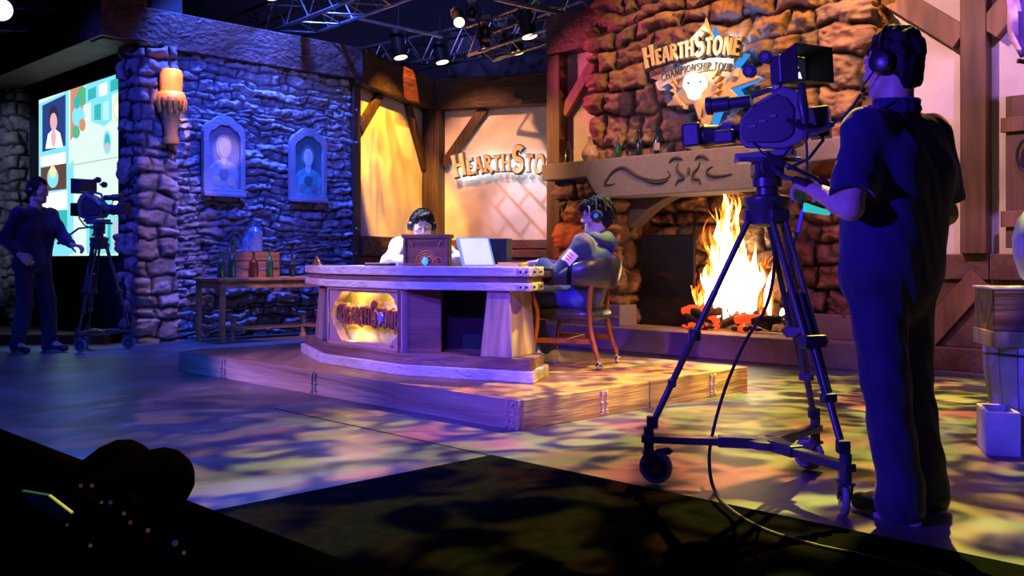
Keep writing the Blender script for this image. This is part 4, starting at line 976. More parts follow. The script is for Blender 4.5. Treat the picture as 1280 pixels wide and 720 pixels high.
# ================= right edge: shutter, cloth, barrel set piece
sh_ = thing('wooden_shutter', 'brown board shutter with two battens hung on the plaster at the right edge', 'shutter', S(1.9, 4.6, 1.1), math.radians(-45))
ys = 4.62; x0 = hit(1258, 200, 1, ys).x; z1 = hit(1258, 121, 1, ys).z; z0 = hit(1258, 310, 1, ys).z
for i in range(4): SET().box2((x0+i*.20, ys-.02, z0), (x0+i*.20+.19, ys+.03, z1+.0)).build('board', W_POST, sh_, bevel=.004)
for (ya, yb) in ((148, 166), (264, 284)): SET().box2((x0-.03, ys-.05, hit(1258, yb, 1, ys).z), (x0+.8, ys-.02, hit(1258, ya, 1, ys).z)).build('batten', W_BRACE, sh_, bevel=.004)
SET().tube([(x0+.19+.09*math.cos(a), ys-.06, hit(1278, 195, 1, ys).z+.14*math.sin(a)) for a in [2*PI*i/20 for i in range(20)]], .012, 8, closed=True).build('ring_handle', M_BLKM, sh_, smooth=True)
M_CLOTH = mat('purple_cloth', (.22,.12,.42), .85, var=.2, vscale=10, bump=.4, bscale=14)
d_ = S(1.3, 4.1); Yc = 7.0
def cp(px, py): return P(px, py, Yc)
fl = MB(); nx_, nz_ = 14, 10; V_ = []
for j in range(nz_+1):
    for i in range(nx_+1):
        px = 1262+ (1300-1262)*i/nx_ + (8 if j > 5 else 0)*(1-i/nx_)*(j-5)/5; py = -20+ (72+20)*j/nz_
        q = P(px, py, Yc); q.y += .035*math.sin(i*1.3+j*.4)+.02*math.sin(j*1.1); V_.append(q)
F_ = [(j*(nx_+1)+i, j*(nx_+1)+i+1, (j+1)*(nx_+1)+i+1, (j+1)*(nx_+1)+i) for j in range(nz_) for i in range(nx_)]
cn = thing('hanging_banner', 'purple cloth banner hanging from above in the top right corner', 'banner', tuple(P(1280, 72, Yc)))
fb = fl.add(V_, F_).build('cloth', M_CLOTH, cn, smooth=True); so = fb.modifiers.new('solid', 'SOLIDIFY'); so.thickness = .015
MB().tube([P(1272, 76, Yc), P(1300, 80, Yc)], .018, 8).build('hem_bar', M_BLKM, cn, smooth=True)
MB().tube([P(1290, -60, Yc), P(1290, -20, Yc)], .006, 6).build('hanging_line', M_BLKM, cn)
bx = thing('stone_trough', 'small open-topped rectangular trough lit blue on the floor at the right edge', 'trough', (2.2, 4.5, 0))
g = G(1232, 570); Mx = TR((g.x, g.y, 0), math.radians(-18)); bx.location = Mx.translation; bx.rotation_euler = (0,0,math.radians(-18)); WM[bx.name] = Mx
M_BXG = mat('pale_grey_set_paint', (.30,.30,.40), .6, var=.15, vscale=10, bump=.3, bscale=20)
bw, bd, bh = .155, .30, .215
MB(Mx).ring([(0,0),(bw,0),(bw,bd),(0,bd)], [(.022,.022),(bw-.022,.022),(bw-.022,bd-.022),(.022,bd-.022)], 0, bh).build('walls', M_BXG, bx, bevel=.006); MB(Mx).box2((.02,.02,.005), (bw-.02,bd-.02,.09)).build('filling', M_BLACK, bx)
bc = P(1283, 450, 5.1); bc.z = 0
br = thing('barrel', 'tapered stave barrel lit blue at the right edge carrying a dark chest', 'barrel', tuple(bc)); T = TR(tuple(bc))
k = 5.1/FPX; n_ = 14
def zpx(py): return EYE+(HORY-py)*k
for i in range(n_):
    a0, a1 = 2*PI*i/n_, 2*PI*(i+.95)/n_; vs = []; prof = [(.15, .0), (.165, .12), (.19, .25), (.205, .36), (.21, zpx(432))]
    vs = [(r*math.cos(a), r*math.sin(a), z) for r, z in prof for a in (a0, (a0+a1)/2, a1)] ; vs += [((r-.02)*math.cos(a), (r-.02)*math.sin(a), z) for r, z in prof for a in (a0, (a0+a1)/2, a1)]
    m_ = len(prof); fs = []
    for j in range(m_-1):
        for q_ in (0, 1):
            a = 3*j+q_; fs += [(a, a+1, a+4, a+3), (3*m_+a, 3*m_+a+3, 3*m_+a+4, 3*m_+a+1)]
        fs += [(3*j, 3*j+3, 3*m_+3*j+3, 3*m_+3*j), (3*j+2, 3*m_+3*j+2, 3*m_+3*j+5, 3*j+5)]
    fs += [(3*(m_-1), 3*(m_-1)+1, 3*m_+3*(m_-1)+1, 3*m_+3*(m_-1)), (3*(m_-1)+1, 3*(m_-1)+2, 3*m_+3*(m_-1)+2, 3*m_+3*(m_-1)+1)]
    MB(T).add(vs, fs).build('stave', M_BXG, br, smooth=30)
MB(T).lathe([(.17,.0),(.17,zpx(440)),(.0,zpx(440))], n=20).build('head', W_POST, br)
MB(T).tube([(.212*math.cos(a), .212*math.sin(a), zpx(448)-.03*math.sin(a+1)) for a in [2*PI*i/24 for i in range(24)]], .006, 6, closed=True).build('hoop', M_BLKM, br, smooth=True)
z0, z1 = zpx(432), zpx(358)
chs = thing('dark_chest', 'dark wooden chest with pale top edge standing on the blue stave barrel', 'chest', (bc.x, bc.y, z0)); T2 = TR((bc.x, bc.y, 0), math.radians(-12))
chs.rotation_euler = (0,0,math.radians(-12)); WM[chs.name] = TR((bc.x, bc.y, z0), math.radians(-12))
MB(T2).box2((-.215, -.2, z0), (.24, .2, z0+.085)).build('base', wood('chest_olive', (.12,.09,.05), (.30,.24,.12), 'Z', 2), chs, bevel=.005); MB(T2).box2((-.21, -.19, z0+.085), (.24, .19, z1-.01)).build('body', W_DARK, chs, bevel=.005); MB(T2).box2((-.22, -.2, z1-.012), (.25, .2, z1)).build('lid', M_BXG, chs, bevel=.003)
zb = zpx(358)
jg2 = thing('pale_jar', 'large pale jar lit blue on the dark chest, cut by the frame edge', 'jar', (bc.x+.13, bc.y, zb)); 
MB(TR((bc.x+.135, bc.y, zb))).lathe([(.10,0),(.15,.05),(.185,.16),(.19,.26),(.165,.36),(.11,.43),(.07,.46),(.075,.49),(.03,.49)], n=32).build('body', M_BXG, jg2, smooth=50)
MB(TR((bc.x+.135, bc.y, zb))).lathe([(.08,.49),(.085,.505),(.02,.52)], n=24).build('lid', M_BXG, jg2, smooth=50)

SIGN_LAMP = FR @ Vector((LBC*.30, .06, zp1-.05)), FR @ Vector((LBC*.30, .06, zp0+.05)), FR @ Vector((LBC*.75, .06, zp1-.04))
# ================= broadcast camera, tripod, dolly
M_RIG = mat('rig_black', (.05,.05,.06), .38, spec=.6, bump=.15, bscale=60, bdist=.003); M_CAMG = mat('camera_grey', (.16,.16,.18), .42, var=.1, vscale=12); M_RUB = mat('rubber', (.02,.02,.022), .7); M_WHL = mat('wheel_grey', (.22,.22,.25), .5)
M_CHR = mat('chrome', (.7,.7,.72), .18, metal=1); M_GLS = mat('lens_glass', (.02,.03,.07), .05, coat=1, spec=.8); M_LIME = mat('green_tape', (.05,.75,.4), .5, emit=(.05,.9,.5), es=.5)
def make_camera(T, label, group=None):
    """T: forward is local +x, left is +y, z=0 at the underside of the camera plate"""
    t = thing('broadcast_camera', label, 'camera', T.translation, 0, group); t.matrix_world = T; WM[t.name] = T.copy()
    XZ = T @ Matrix(((1,0,0,0),(0,0,-1,0),(0,1,0,0),(0,0,0,1)))
    side = [(-.19,.05),(-.20,.20),(-.16,.27),(-.10,.30),(.04,.23),(.11,.165),(.12,.06),(.09,.02),(-.10,.0),(-.16,.02)]
    body = MB().prism(side, -.065, .065, XZ).build('body', M_CAMG, t, bevel=.008)
    MB().prism([(x*.80+.01, y*.78+.03) for x, y in side], -.075, .075, XZ).build('side_cover', M_RIG, body, bevel=.006)
    MB(T).box2((-.145,-.055,.05), (-.125,.055,.22)).build('rear_panel', M_RUB, body)
    mb = MB(T)
    for i in range(4):
        for j in range(3): mb.cyl((-.20,-.04+.027*j,.07+.035*i), (-.222,-.04+.027*j,.07+.035*i), .008, n=10)
    mb.build('connectors', M_CHR, body, smooth=30)
    MB(T).box2((-.30,-.05,.04), (-.20,.05,.185)).build('battery', M_RIG, t, bevel=.006)
    for i in range(3): MB(T).box((-.05+.05*i, .078, .16-.02*i), (.03,.008,.012)).build('switch', M_WHL, body)
    # lens
    lens = MB(T).tube([(.11,0,.11),(.15,0,.11),(.155,0,.11),(.22,0,.11),(.225,0,.11),(.29,0,.11),(.295,0,.11),(.31,0,.11)], [.045,.045,.052,.052,.047,.055,.058,.058], 24).build('lens', M_RIG, t, smooth=30)
    mb = MB(T)
    for i in range(30):
        a = 2*PI*i/30; mb.box((.185, .053*math.cos(a), .11+.053*math.sin(a)), (.05, .004, .004))
    mb.build('focus_ring', M_CAMG, lens)
    MB(T).box2((.31,-.075,.055), (.40,.075,.175)).build('lens_hood', M_RIG, lens, bevel=.012); MB(T).box2((.398,-.066,.063), (.403,.066,.167)).build('front_glass', M_GLS, lens)
    MB(T).box2((.14,.045,.05), (.24,.085,.12)).build('servo_grip', M_RIG, lens, bevel=.012)
    # handle with microphone
    MB(T).tube([(-.14,0,.24),(-.12,0,.285),(-.02,0,.30),(.06,0,.28),(.10,0,.20)], .014, 10).build('handle', M_RIG, t, smooth=True)
    mic = MB(T).tube([(.05,.075,.245),(.15,.075,.245),(.155,.075,.245),(.235,.075,.245),(.24,.075,.245),(.265,.075,.245)], [.03,.03,.038,.038,.046,.046], 20).build('top_barrel', M_RIG, t, smooth=30); MB(T).cyl((.264,.075,.245),(.268,.075,.245),.036).build('front_glass', M_GLS, mic)
    # viewfinder on its arm
    ar = MB(T).bar((-.05,0,.30), (-.17,.03,.38), .03, .03).build('viewfinder_arm', M_RIG, t, bevel=.004)
    for (x, z, r) in ((.05,.39,.033),(-.03,.445,.033)):
        k = MB(T).cyl((x,.05,z),(x,.085,z),r,n=20).build('knob', M_RIG, t, smooth=30, bevel=.003); MB(T).cyl((x,.085,z),(x,.09,z),r*.5,n=16).build('knob_cap', M_CAMG, k, smooth=30)
        MB(T).bar((x,.0,z),(x,.05,z),.02,.02).build('knob_shaft', M_RIG, t)
    V = T @ TR((-.15, .03, .380), math.radians(-32))
    vf = MB(V).box2((.0,-.09,-.07), (.07,.09,.065)).build('viewfinder', M_RIG, t, bevel=.008)
    # flared hood opening backwards
    o_ = [(-.085,-.07),(.085,-.07),(.085,.065),(-.085,.065)]; q_ = [(-.125,-.085),(.125,-.085),(.125,.085),(-.125,.085)]
    mb = MB(V)
    for i in range(4):
        j = (i+1) % 4; a, b = o_[i], o_[j]; c, d = q_[j], q_[i]
        P4 = [(0,a[0],a[1]),(0,b[0],b[1]),(-.13,c[0],c[1]),(-.13,d[0],d[1])]; P4b = [(x, y*.955, z*.955) for x, y, z in P4]
        mb.add(P4+P4b, [(0,1,2,3),(7,6,5,4),(0,4,5,1),(1,5,6,2),(2,6,7,3),(3,7,4,0)])
    mb.build('sun_hood', M_RUB, vf)
    MB(V).box2((-.006,-.075,-.055), (-.001,.075,.05)).build('display', glow('vf_dark', (.02,.02,.05), .5) if 'vf_dark' not in bpy.data.materials else bpy.data.materials['vf_dark'], vf)
    gw = bpy.data.materials.get('vf_white') or glow('vf_white', (.75,.9,1), 1.6)
    MB(V).prism([(-.05,-.055),(.055,-.055),(.04,-.01),(.02,.035),(-.01,.04),(-.03,.0)], .006, .0065, Matrix(((0,0,-1,0),(1,0,0,0),(0,1,0,0),(0,0,0,1)))).build('display_figure', gw, vf)
    # plate, small arms and cables
    MB(T).box2((-.13,-.05,-.03), (.15,.05,.0)).build('camera_plate', M_CAMG, t, bevel=.005)
    MB(T).tube([(-.2,.03,.10),(-.26,.05,.12),(-.27,.06,.02),(-.2,.06,-.06),(-.1,.07,-.1)], .008, 8).build('cable', M_RUB, t, smooth=True); MB(T).tube([(.05,.07,.04),(.0,.10,-.02),(-.08,.09,-.05),(-.12,.07,.0)], .005, 8).build('cable', M_RUB, t, smooth=True)
    return t
def make_tripod(T, feet, apex, label, group=None, pan=()):
    """feet: three points; apex: height of the bowl"""
    t = thing('camera_tripod', label, 'tripod', T.translation, 0, group); t.matrix_world = T; WM[t.name] = T.copy()
    A = Vector((0,0,apex))
    MB(T).lathe([(.05,apex-.10),(.075,apex-.09),(.085,apex-.02),(.095,apex),(.095,apex+.02),(.07,apex+.03)], n=24).build('bowl', M_RIG, t, smooth=30)
    hd = MB(T).lathe([(.045,apex+.03),(.045,apex+.06),(.06,apex+.065),(.06,apex+.10),(.04,apex+.105)], n=24).build('fluid_head', M_RIG, t, smooth=30)
    MB(T).box2((-.06,-.05,apex+.10), (.06,.05,apex+.17)).build('head_block', M_RIG, hd, bevel=.012)
    MB(T).cyl((0,.05,apex+.145),(0,.085,apex+.145),.045).build('tilt_drum', M_RIG, hd, smooth=30, bevel=.004); MB(T).cyl((0,-.085,apex+.145),(0,-.05,apex+.145),.045).build('tilt_drum', M_RIG, hd, smooth=30)
    MB(T).cyl((.03,.085,apex+.145),(.03,.11,apex+.145),.018).build('tilt_knob', M_CAMG, hd, smooth=30)
    MB(T).sph((.055,.07,apex+.05), .018, 12, 8).build('lock_knob', M_CHR, hd, smooth=True); MB(T).sph((-.05,.075,apex+.02), .016, 12, 8).build('lock_knob', M_CHR, hd, smooth=True)
    MB(T).box2((-.13,-.045,apex+.165), (.13,.045,apex+.185)).build('slide_plate', M_CAMG, hd, bevel=.004)
    for f in feet:
        f = Vector(f); out = Vector((f.x, f.y, 0)).normalized(); side = Vector((-out.y, out.x, 0)); top = A+out*.07-Vector((0,0,.06)); mid = top.lerp(f, .56); low = top.lerp(f, .97)
        lg = MB(T).tube([top+side*.032, mid+side*.028], .0125, 12).tube([top-side*.032, mid-side*.028], .0125, 12).build('leg', M_RIG, t, smooth=40)
        d = (f-top).normalized()
        MB(T).bar(top+side*.045+Vector((0,0,.005)), top-side*.045+Vector((0,0,.005)), .05, .045).build('leg_clamp', M_RIG, lg, bevel=.006); MB(T).bar(mid+side*.05, mid-side*.05, .05, .05).build('leg_clamp', M_RIG, lg, bevel=.006)
        MB(T).sph(mid+side*.055, .017, 10, 8).build('clamp_knob', M_RIG, lg, smooth=True)
        MB(T).tube([mid-d*.2, low], .0145, 12).tube([mid-d*.05+side*.022, low-d*.16+side*.015], .008, 8).tube([mid-d*.05-side*.022, low-d*.16-side*.015], .008, 8).build('lower_tube', M_CAMG if False else M_RIG, lg, smooth=40)
        MB(T).bar(low-d*.17-side*.03, low-d*.17+side*.03, .035, .035).build('leg_clamp', M_RIG, lg, bevel=.006); MB(T).box(tuple(f+Vector((0,0,.012))), (.045,.045,.05)).build('foot', M_RUB, lg, bevel=.006)
    for i, (a, b, c) in enumerate(pan):
        pb = MB(T).tube([a, b, c], .0105, 10).build('pan_bar', M_CHR if i == 0 else M_RIG, t, smooth=40); MB(T).tube([Vector(b).lerp(Vector(c), .45), c], .017, 12).build('grip', M_RUB, pb, smooth=40)
    return t
def make_dolly(T, feet, label, group=None, arm_z=.19):
    t = thing('tripod_dolly', label, 'dolly', T.translation, 0, group); t.matrix_world = T; WM[t.name] = T.copy()
    MB(T).lathe([(.07,arm_z-.02),(.085,arm_z-.015),(.085,arm_z+.015),(.05,arm_z+.022)], n=20).build('hub', M_RIG, t, smooth=30)
    for i, f in enumerate(feet):
        f = Vector((f[0], f[1], arm_z)); d = Vector((f.x, f.y, 0)).normalized(); s_ = Vector((-d.y, d.x, 0))
        MB(T).bar(d*.03+Vector((0,0,arm_z)), f+d*.03, .05, .032).build('arm', M_RIG, t, bevel=.005)
        MB(T).bar(d*.04+Vector((0,0,arm_z+.002)), d*.2+Vector((0,0,arm_z+.002)), .068, .045).build('arm_sleeve', M_RIG, t, bevel=.005)
        ca = MB(T).cyl(f+Vector((0,0,-.06)), f+Vector((0,0,.05)), .022).build('caster', M_RIG, t, smooth=30)
        w = Vector((math.cos(i*1.1+.3), math.sin(i*1.1+.3), 0)) if i else Vector((.95,-.3,0)); w.normalize(); ax = Vector((-w.y, w.x, 0)); c = f+w*.03; c.z = .072
        mb = MB(T)
        for sg in (-1, 1): mb.bar(f+ax*sg*.024+Vector((0,0,-.055)), c+ax*sg*.024, .03, .006, up=ax)
        mb.box((f.x, f.y, arm_z-.06), (.055,.055,.012)); mb.build('fork', M_RIG, ca)
        tr = [(c + (w*math.cos(a)+Vector((0,0,1))*math.sin(a))*.058) for a in [2*PI*k/28 for k in range(28)]]
        wh = MB(T).tube(tr, .0135, 10, closed=True).build('tyre', M_WHL, ca, smooth=True)
        MB(T).cyl(c-ax*.014, c+ax*.014, .052, n=24).build('wheel_disc', M_RIG, wh, smooth=30); MB(T).cyl(c-ax*.018, c+ax*.018, .018, n=16).build('axle_cap', M_WHL, wh, smooth=30)
        MB(T).prism([(0,0),(.055,.012),(.075,-.004),(.06,-.02),(0,-.014)], -.012, .012, T.inverted() @ T @ Matrix.Translation(c+Vector((0,0,.075))) @ Matrix(((w.x,0,ax.x,0),(w.y,0,ax.y,0),(0,1,0,0),(0,0,0,1)))).build('brake_lever', M_RIG, ca, bevel=.003)
    return t
# near rig
WL, WR_, WB_ = G(811, 604), G(1057, 648), G(1019, 588)
cen = (WL+WR_+WB_)/3; T0 = Matrix.Translation((cen.x, cen.y, 0)); loc = [tuple(w_-cen) for w_ in (WL, WR_, WB_)]
ft = [(v[0]*.97, v[1]*.97, .25) for v in loc]
fw = Vector((-.90, .44, 0)).normalized(); lf = Vector((-fw.y, fw.x, 0))  # camera aims at the desk
Tc = Matrix(((fw.x, lf.x, 0, cen.x-.03), (fw.y, lf.y, 0, cen.y), (0,0,1,0), (0,0,0,1)))
Tc2 = Matrix(((fw.x, lf.x, 0, 0), (fw.y, lf.y, 0, 0), (0,0,1,0), (0,0,0,1)))
def headM(T, apex): return T
hand = Vector((1.125, 3.63, 1.245))-Vector((cen.x, cen.y, 0))
trip = make_tripod(T0, ft, 1.19, 'tall black twin-tube tripod in front of the cameraman in the dark polo', 'camera tripods',
    pan=[((-.0+.03,-.03,1.36), (.09,-.14,1.31), tuple(hand+Vector((.16,.02,-.05))))  , ((.0,-.08,1.33), (.02,-.18,1.28), tuple(hand+Vector((-.01,-.03,-.01))))])
dol = make_dolly(T0, loc, 'large black dolly with three caster wheels under the nearer tripod', 'tripod dollies')
TcC = Tc @ Matrix.Translation((-.03, 0, 1.40)) @ Matrix.Rotation(math.radians(3), 4, 'Y') @ Matrix.Scale(.85, 4)
camA = make_camera(TcC, 'big broadcast camera aimed at the desk, operated by the cameraman in the dark polo', 'broadcast cameras')
tg = tag(MB().prism([(0,0),(.10,-.035),(.095,-.05),(-.005,-.035)], -.01, .01, Matrix.Translation((hand.x+cen.x-.02, hand.y+cen.y, 1.17)) @ Matrix(((1,0,0,0),(0,0,-1,0),(0,1,0,0),(0,0,0,1)))).build('zoom_control', M_LIME, bevel=.005), 'small green glowing zoom control clamped below the cameraman\'s hand', 'control')
# far rig: the same rig again, turned to face the other way
fc = G(124, 437); Fm = Matrix.Translation((fc.x, fc.y, 0)) @ Matrix.Rotation(math.radians(204), 4, 'Z') @ Matrix.Scale(.80, 4, (1,0,0)) @ Matrix.Scale(.80, 4, (0,1,0))
Fm = Matrix.Translation((fc.x, fc.y, 0)) @ Matrix.Rotation(math.radians(204), 4, 'Z')
ft2 = [(v[0]*.62, v[1]*.62, .22) for v in loc]; lc2 = [(v[0]*.66, v[1]*.66, 0) for v in loc]
trip2 = make_tripod(Fm, ft2, 1.16, 'dark tripod of the far camera in front of the glowing video wall', 'camera tripods', pan=[((.05,-.03,1.30), (.2,-.1,1.28), (.40,-.22,1.12))])
dol2 = make_dolly(Fm, lc2, 'dolly under the far tripod at the foot of the video wall', 'tripod dollies')
cam2 = dup(camA, Matrix.Translation((fc.x-.03, fc.y, 1.375)) @ Matrix.Rotation(math.radians(-14), 4, 'Z') @ Matrix.Scale(.95, 4), 'far broadcast camera silhouetted against the video wall', 'broadcast cameras')
# cables of the near rig
def smoothpts(q, n=8):
    q = [Vector(p) for p in q]; out = []
    for i in range(len(q)-1):
        p0, p1_, p2_, p3 = q[max(i-1, 0)], q[i], q[i+1], q[min(i+2, len(q)-1)]
        for j in range(n):
            t = j/n; out.append(.5*((2*p1_)+(p2_-p0)*t+(2*p0-5*p1_+4*p2_-p3)*t*t+(3*p1_-p0-3*p2_+p3)*t**3))
    return out+[q[-1]]
M_CAB = mat('cable_rubber', (.03,.025,.035), .45)
cab = [P(966,250,3.9), P(968,330,3.95), P(957,385,4.0), P(930,430,4.1), P(905,490,4.18), P(889,550,4.12), P(887,585,4.0), G(893,612,.008), G(912,636,.008), G(955,662,.008), G(1020,682,.008), G(1085,696,.008), G(1180,720,.008), G(1300,742,.008)]
tag(MB().tube(smoothpts(cab), .0075, 8).build('camera_cable', M_CAB, smooth=True), 'long dark camera cable hanging from the near tripod and trailing over the floor', 'cable')
c1 = smoothpts([P(985,150,3.85), P(1004,160,3.75), P(1025,163,3.65), P(1045,152,3.55), P(1062,138,3.5), P(1076,118,3.45)])
tag(MB().tube(c1, [.011 if i < len(c1)*.55 else .005 for i in range(len(c1))], 8).build('headset_cable', M_CAB, smooth=True), 'thick curved cable from the near camera to the cameraman\'s headset', 'cable')
c2 = [P(1002,105,3.82), P(1003,130,3.8), P(1006,150,3.8), P(1008,175,3.8)]
pl = thing('cable_plug', 'ribbed plug and cord dangling behind the near camera beside the viewfinder', 'cable', P(1004,150,3.8))
MB().tube(c2, [.014,.022,.016,.009], 12).build('plug', M_RIG, pl, smooth=True)
MB().tube(smoothpts([P(1008,175,3.8), P(1009,215,3.82), P(1006,250,3.85), P(996,290,3.87), P(988,330,3.9), P(983,400,3.95)]), .005, 8).build('cord', M_RIG, pl, smooth=True)
MB().tube([P(1004,262,3.85), P(998,290,3.86)], .009, 8).build('violet_tape', mat('violet_tape', (.35,.25,.8), .5), pl, smooth=True)
# ================= captain's chair
M_LEA = mat('black_leather', (.025,.025,.028), .32, spec=.6, bump=.25, bscale=35, bdist=.004)
def make_chair(T, label):
    """T: seat centre on the floor, +x is the front of the chair"""
    t = thing('captain_chair', label, 'chair', T.translation, 0, 'captain chairs'); t.matrix_world = T; WM[t.name] = T.copy()
    sh = .42
    V = []; F = []; n = 40
    pr = [(0, sh-.075), (.93, sh-.075), (1.0, sh-.055), (1.0, sh-.02), (.94, sh), (.6, sh+.012), (0, sh+.016)]
    mb = MB(T); vs = []
    for k_, (r, z) in enumerate(pr):
        for i in range(n):
            a = 2*PI*i/n; c, s_ = math.cos(a), math.sin(a); q = (abs(c)**4+abs(s_)**4)**-.25; vs.append((.25*c*q*r, .245*s_*q*r, z))
    fs = [(k_*n+i, k_*n+(i+1) % n, (k_+1)*n+(i+1) % n, (k_+1)*n+i) for k_ in range(len(pr)-1) for i in range(n)]
    mb.add(vs, fs).build('seat', M_LEA, t, smooth=60)
    # curved padded back that runs forward into the arms
    vs = []; m_ = 40; cs = 10
    for i in range(m_+1):
        a = math.radians(-150+300*i/m_); u = abs(i/m_-.5)*2
        # centre at the back (a=pi from +x)
        th_ = PI+a*.98; rx, ry = .285, .29
        if u > .62: 
            k_ = (u-.62)/.38; x = -.06+k_*.30; y = math.copysign(.285-.01*k_, -(a)) * -1
        else: 
            b_ = PI - (a)*(PI/2)/math.radians(93); x = -.06+.235*math.cos(b_); y = .285*math.sin(b_)*-1
            y = -.285*math.sin(PI*0+b_) if False else y
        zt_ = .63+.165*max(0, 1-(u/.84)**4) if u < .84 else .63; zb_ = .60-.03*max(0, 1-u/.6)
        lean = .05*max(0, 1-u*1.3)
        nx, ny = (x+.06, y); l_ = math.hypot(nx, ny) or 1; nx, ny = nx/l_, ny/l_
        if u > .62: nx, ny = 0, math.copysign(1, y)
        for j in range(cs):
            q = 2*PI*j/cs; tz = (math.cos(q)*.5+.5); w_ = .028*math.sin(q); z = zb_+(zt_-zb_)*tz; ll = lean*tz
            vs.append((x+nx*w_-ll, y+ny*w_, z))
    fs = [(i*cs+j, i*cs+(j+1) % cs, (i+1)*cs+(j+1) % cs, (i+1)*cs+j) for i in range(m_) for j in range(cs)]+[tuple(range(cs)), tuple(m_*cs+j for j in range(cs))[::-1]]
    MB(T).add(vs, fs).build('backrest', M_LEA, t, smooth=60)
    for sx, sy in ((1,1),(1,-1),(-1,1),(-1,-1)):
        if sx > 0: pts = [(.235, sy*.285, .63), (.225, sy*.28, .52), (.20, sy*.262, .42), (.20, sy*.262, .30), (.235, sy*.27, .08)]
        else: pts = [(-.20, sy*.215, .64), (-.185, sy*.225, .50), (-.185, sy*.235, .38), (-.20, sy*.24, .25), (-.255, sy*.255, .075)]
        lg = MB(T).tube(smoothpts(pts, 4), .0215, 8, flat=.85).build('leg', W_MAHO, t, smooth=40); e_ = pts[-1]
        c_ = MB(T).cyl((e_[0], e_[1], .085), (e_[0], e_[1], .045), .014).build('caster', M_CHR, lg, smooth=30); MB(T).sph((e_[0]+.008*sx, e_[1], .03), .028, 14, 10).build('ball', M_CHR, c_, smooth=True)
    for sy in (1, -1): MB(T).bar((.21, sy*.262, .20), (-.205, sy*.24, .20), .022, .035).build('stretcher', W_MAHO, t, bevel=.004)
    MB(T).bar((0, .25, .20), (0, -.25, .20), .022, .03).build('stretcher', W_MAHO, t, bevel=.004)
    mb = MB(T)
    for i in range(9): mb.sph((-.02-.012*i, -.313, .60+.016*i), .0055, 6, 4)
    mb.build('nail_heads', M_CHR, t, smooth=True)['kind'] = 'stuff'
    return t
ffc = Vector((-.93, .36, 0)).normalized(); lfc = Vector((-ffc.y, ffc.x, 0))
TCH = Matrix(((ffc.x, lfc.x, 0, .46), (ffc.y, lfc.y, 0, 7.10), (0,0,1,PH), (0,0,0,1)))
chair = make_chair(TCH, 'black leather captain chair with mahogany legs under the player in the dark hoodie')
dup(chair, Matrix.Translation((-.80, 8.08, PH)) @ Matrix.Rotation(math.radians(-72), 4, 'Z'), 'captain chair mostly hidden behind the desk under the player in white')

# ================= people
def skin(n_, c, rough=.5): return mat(n_, c, rough, var=.06, vscale=20, spec=.4)
def frame(f, pitch=0, roll=0):
    """head frame: y forward, z up"""
    f = Vector(f).normalized(); yaw = math.atan2(-f.x, f.y); return Matrix.Rotation(yaw, 4, 'Z') @ Matrix.Rotation(pitch, 4, 'X') @ Matrix.Rotation(roll, 4, 'Y')
def add_head(s, H, k=.012):
    e = lambda c, r, kk=k, sub=False: s.ell(H @ Vector(c), r, H, kk, sub)
    c = lambda a, b, r1, r2, kk=k, sub=False: s.cap(H @ Vector(a), H @ Vector(b), r1, r2, kk, sub)
    e((0,-.012,.032), (.074,.096,.092), .02); e((0,.022,-.038), (.060,.068,.078), .03); e((0,.062,-.088), (.030,.028,.024), .03)
    c((-.05,.02,-.07), (-.012,.07,-.095), .02, .018, .03); c((.05,.02,-.07), (.012,.07,-.095), .02, .018, .03)
    c((-.03,.082,.030), (.03,.082,.030), .012, .012, .02)
    e((-.030,.092,.008), (.017,.012,.011), .012, True); e((.030,.092,.008), (.017,.012,.011), .012, True)
    e((-.031,.080,.006), (.014,.013,.012), .004); e((.031,.080,.006), (.014,.013,.012), .004)
    c((0,.088,.018), (0,.112,-.026), .008, .012, .012); c((-.013,.098,-.030), (.013,.098,-.030), .008, .008, .008)
    c((-.018,.086,-.056), (.018,.086,-.056), .007, .007, .006); c((-.015,.085,-.066), (.015,.085,-.066), .008, .008, .006)
    for sx in (-1, 1): e((sx*.078,-.008,-.008), (.012,.022,.032), .01); e((sx*.045,.055,-.02), (.022,.025,.022), .02)
def add_hand(s, w, d, palm, thumb, curl=.5, k=.006, scale=1.0, spread=.0):
    """w wrist, d direction of the hand, palm: the way the palm faces, thumb: side of the thumb"""
    w, d, palm, thumb = Vector(w), Vector(d).normalized(), Vector(palm).normalized(), Vector(thumb).normalized()
    palm = (palm-d*palm.dot(d)).normalized(); sd = d.cross(palm).normalized()
    if sd.dot(thumb) < 0: sd = -sd
    q = scale
    for i in range(4):
        o_ = (i-1.5)*-.020*q; b = w+d*.088*q+sd*o_; s.cap(w+d*.015*q+sd*o_*.6, b, .0135*q, .0115*q, .014)
        L = [(.042,.027,.022),(.046,.030,.023),(.042,.028,.022),(.033,.021,.019)][i]; a = 0; p = b
        for j, l_ in enumerate(L):
            a += curl*(1.1 if j else .8)*(1+.07*i); dd = (d*math.cos(a)+palm*math.sin(a)+sd*spread*(1.5-i)*.15).normalized(); p2 = p+dd*l_*q
            s.cap(p, p2, (.0098-.0008*j)*q, (.0092-.0009*j)*q, .004); p = p2
    b = w+d*.028*q+sd*.028*q+palm*.008*q; m1 = b+(d*.6+sd*.65+palm*.45).normalized()*.042*q; m2 = m1+(d*.85+palm*(.35+curl*.5)-sd*.1*curl).normalized()*.030*q; m3 = m2+(d*.75+palm*(.5+curl*.5)-sd*.35*curl).normalized()*.024*q
    s.cap(w+d*.02*q+sd*.012*q, b, .016*q, .015*q, .015); s.cap(b, m1, .014*q, .0115*q, .008); s.cap(m1, m2, .011*q, .010*q, .004); s.cap(m2, m3, .010*q, .0085*q, .004)
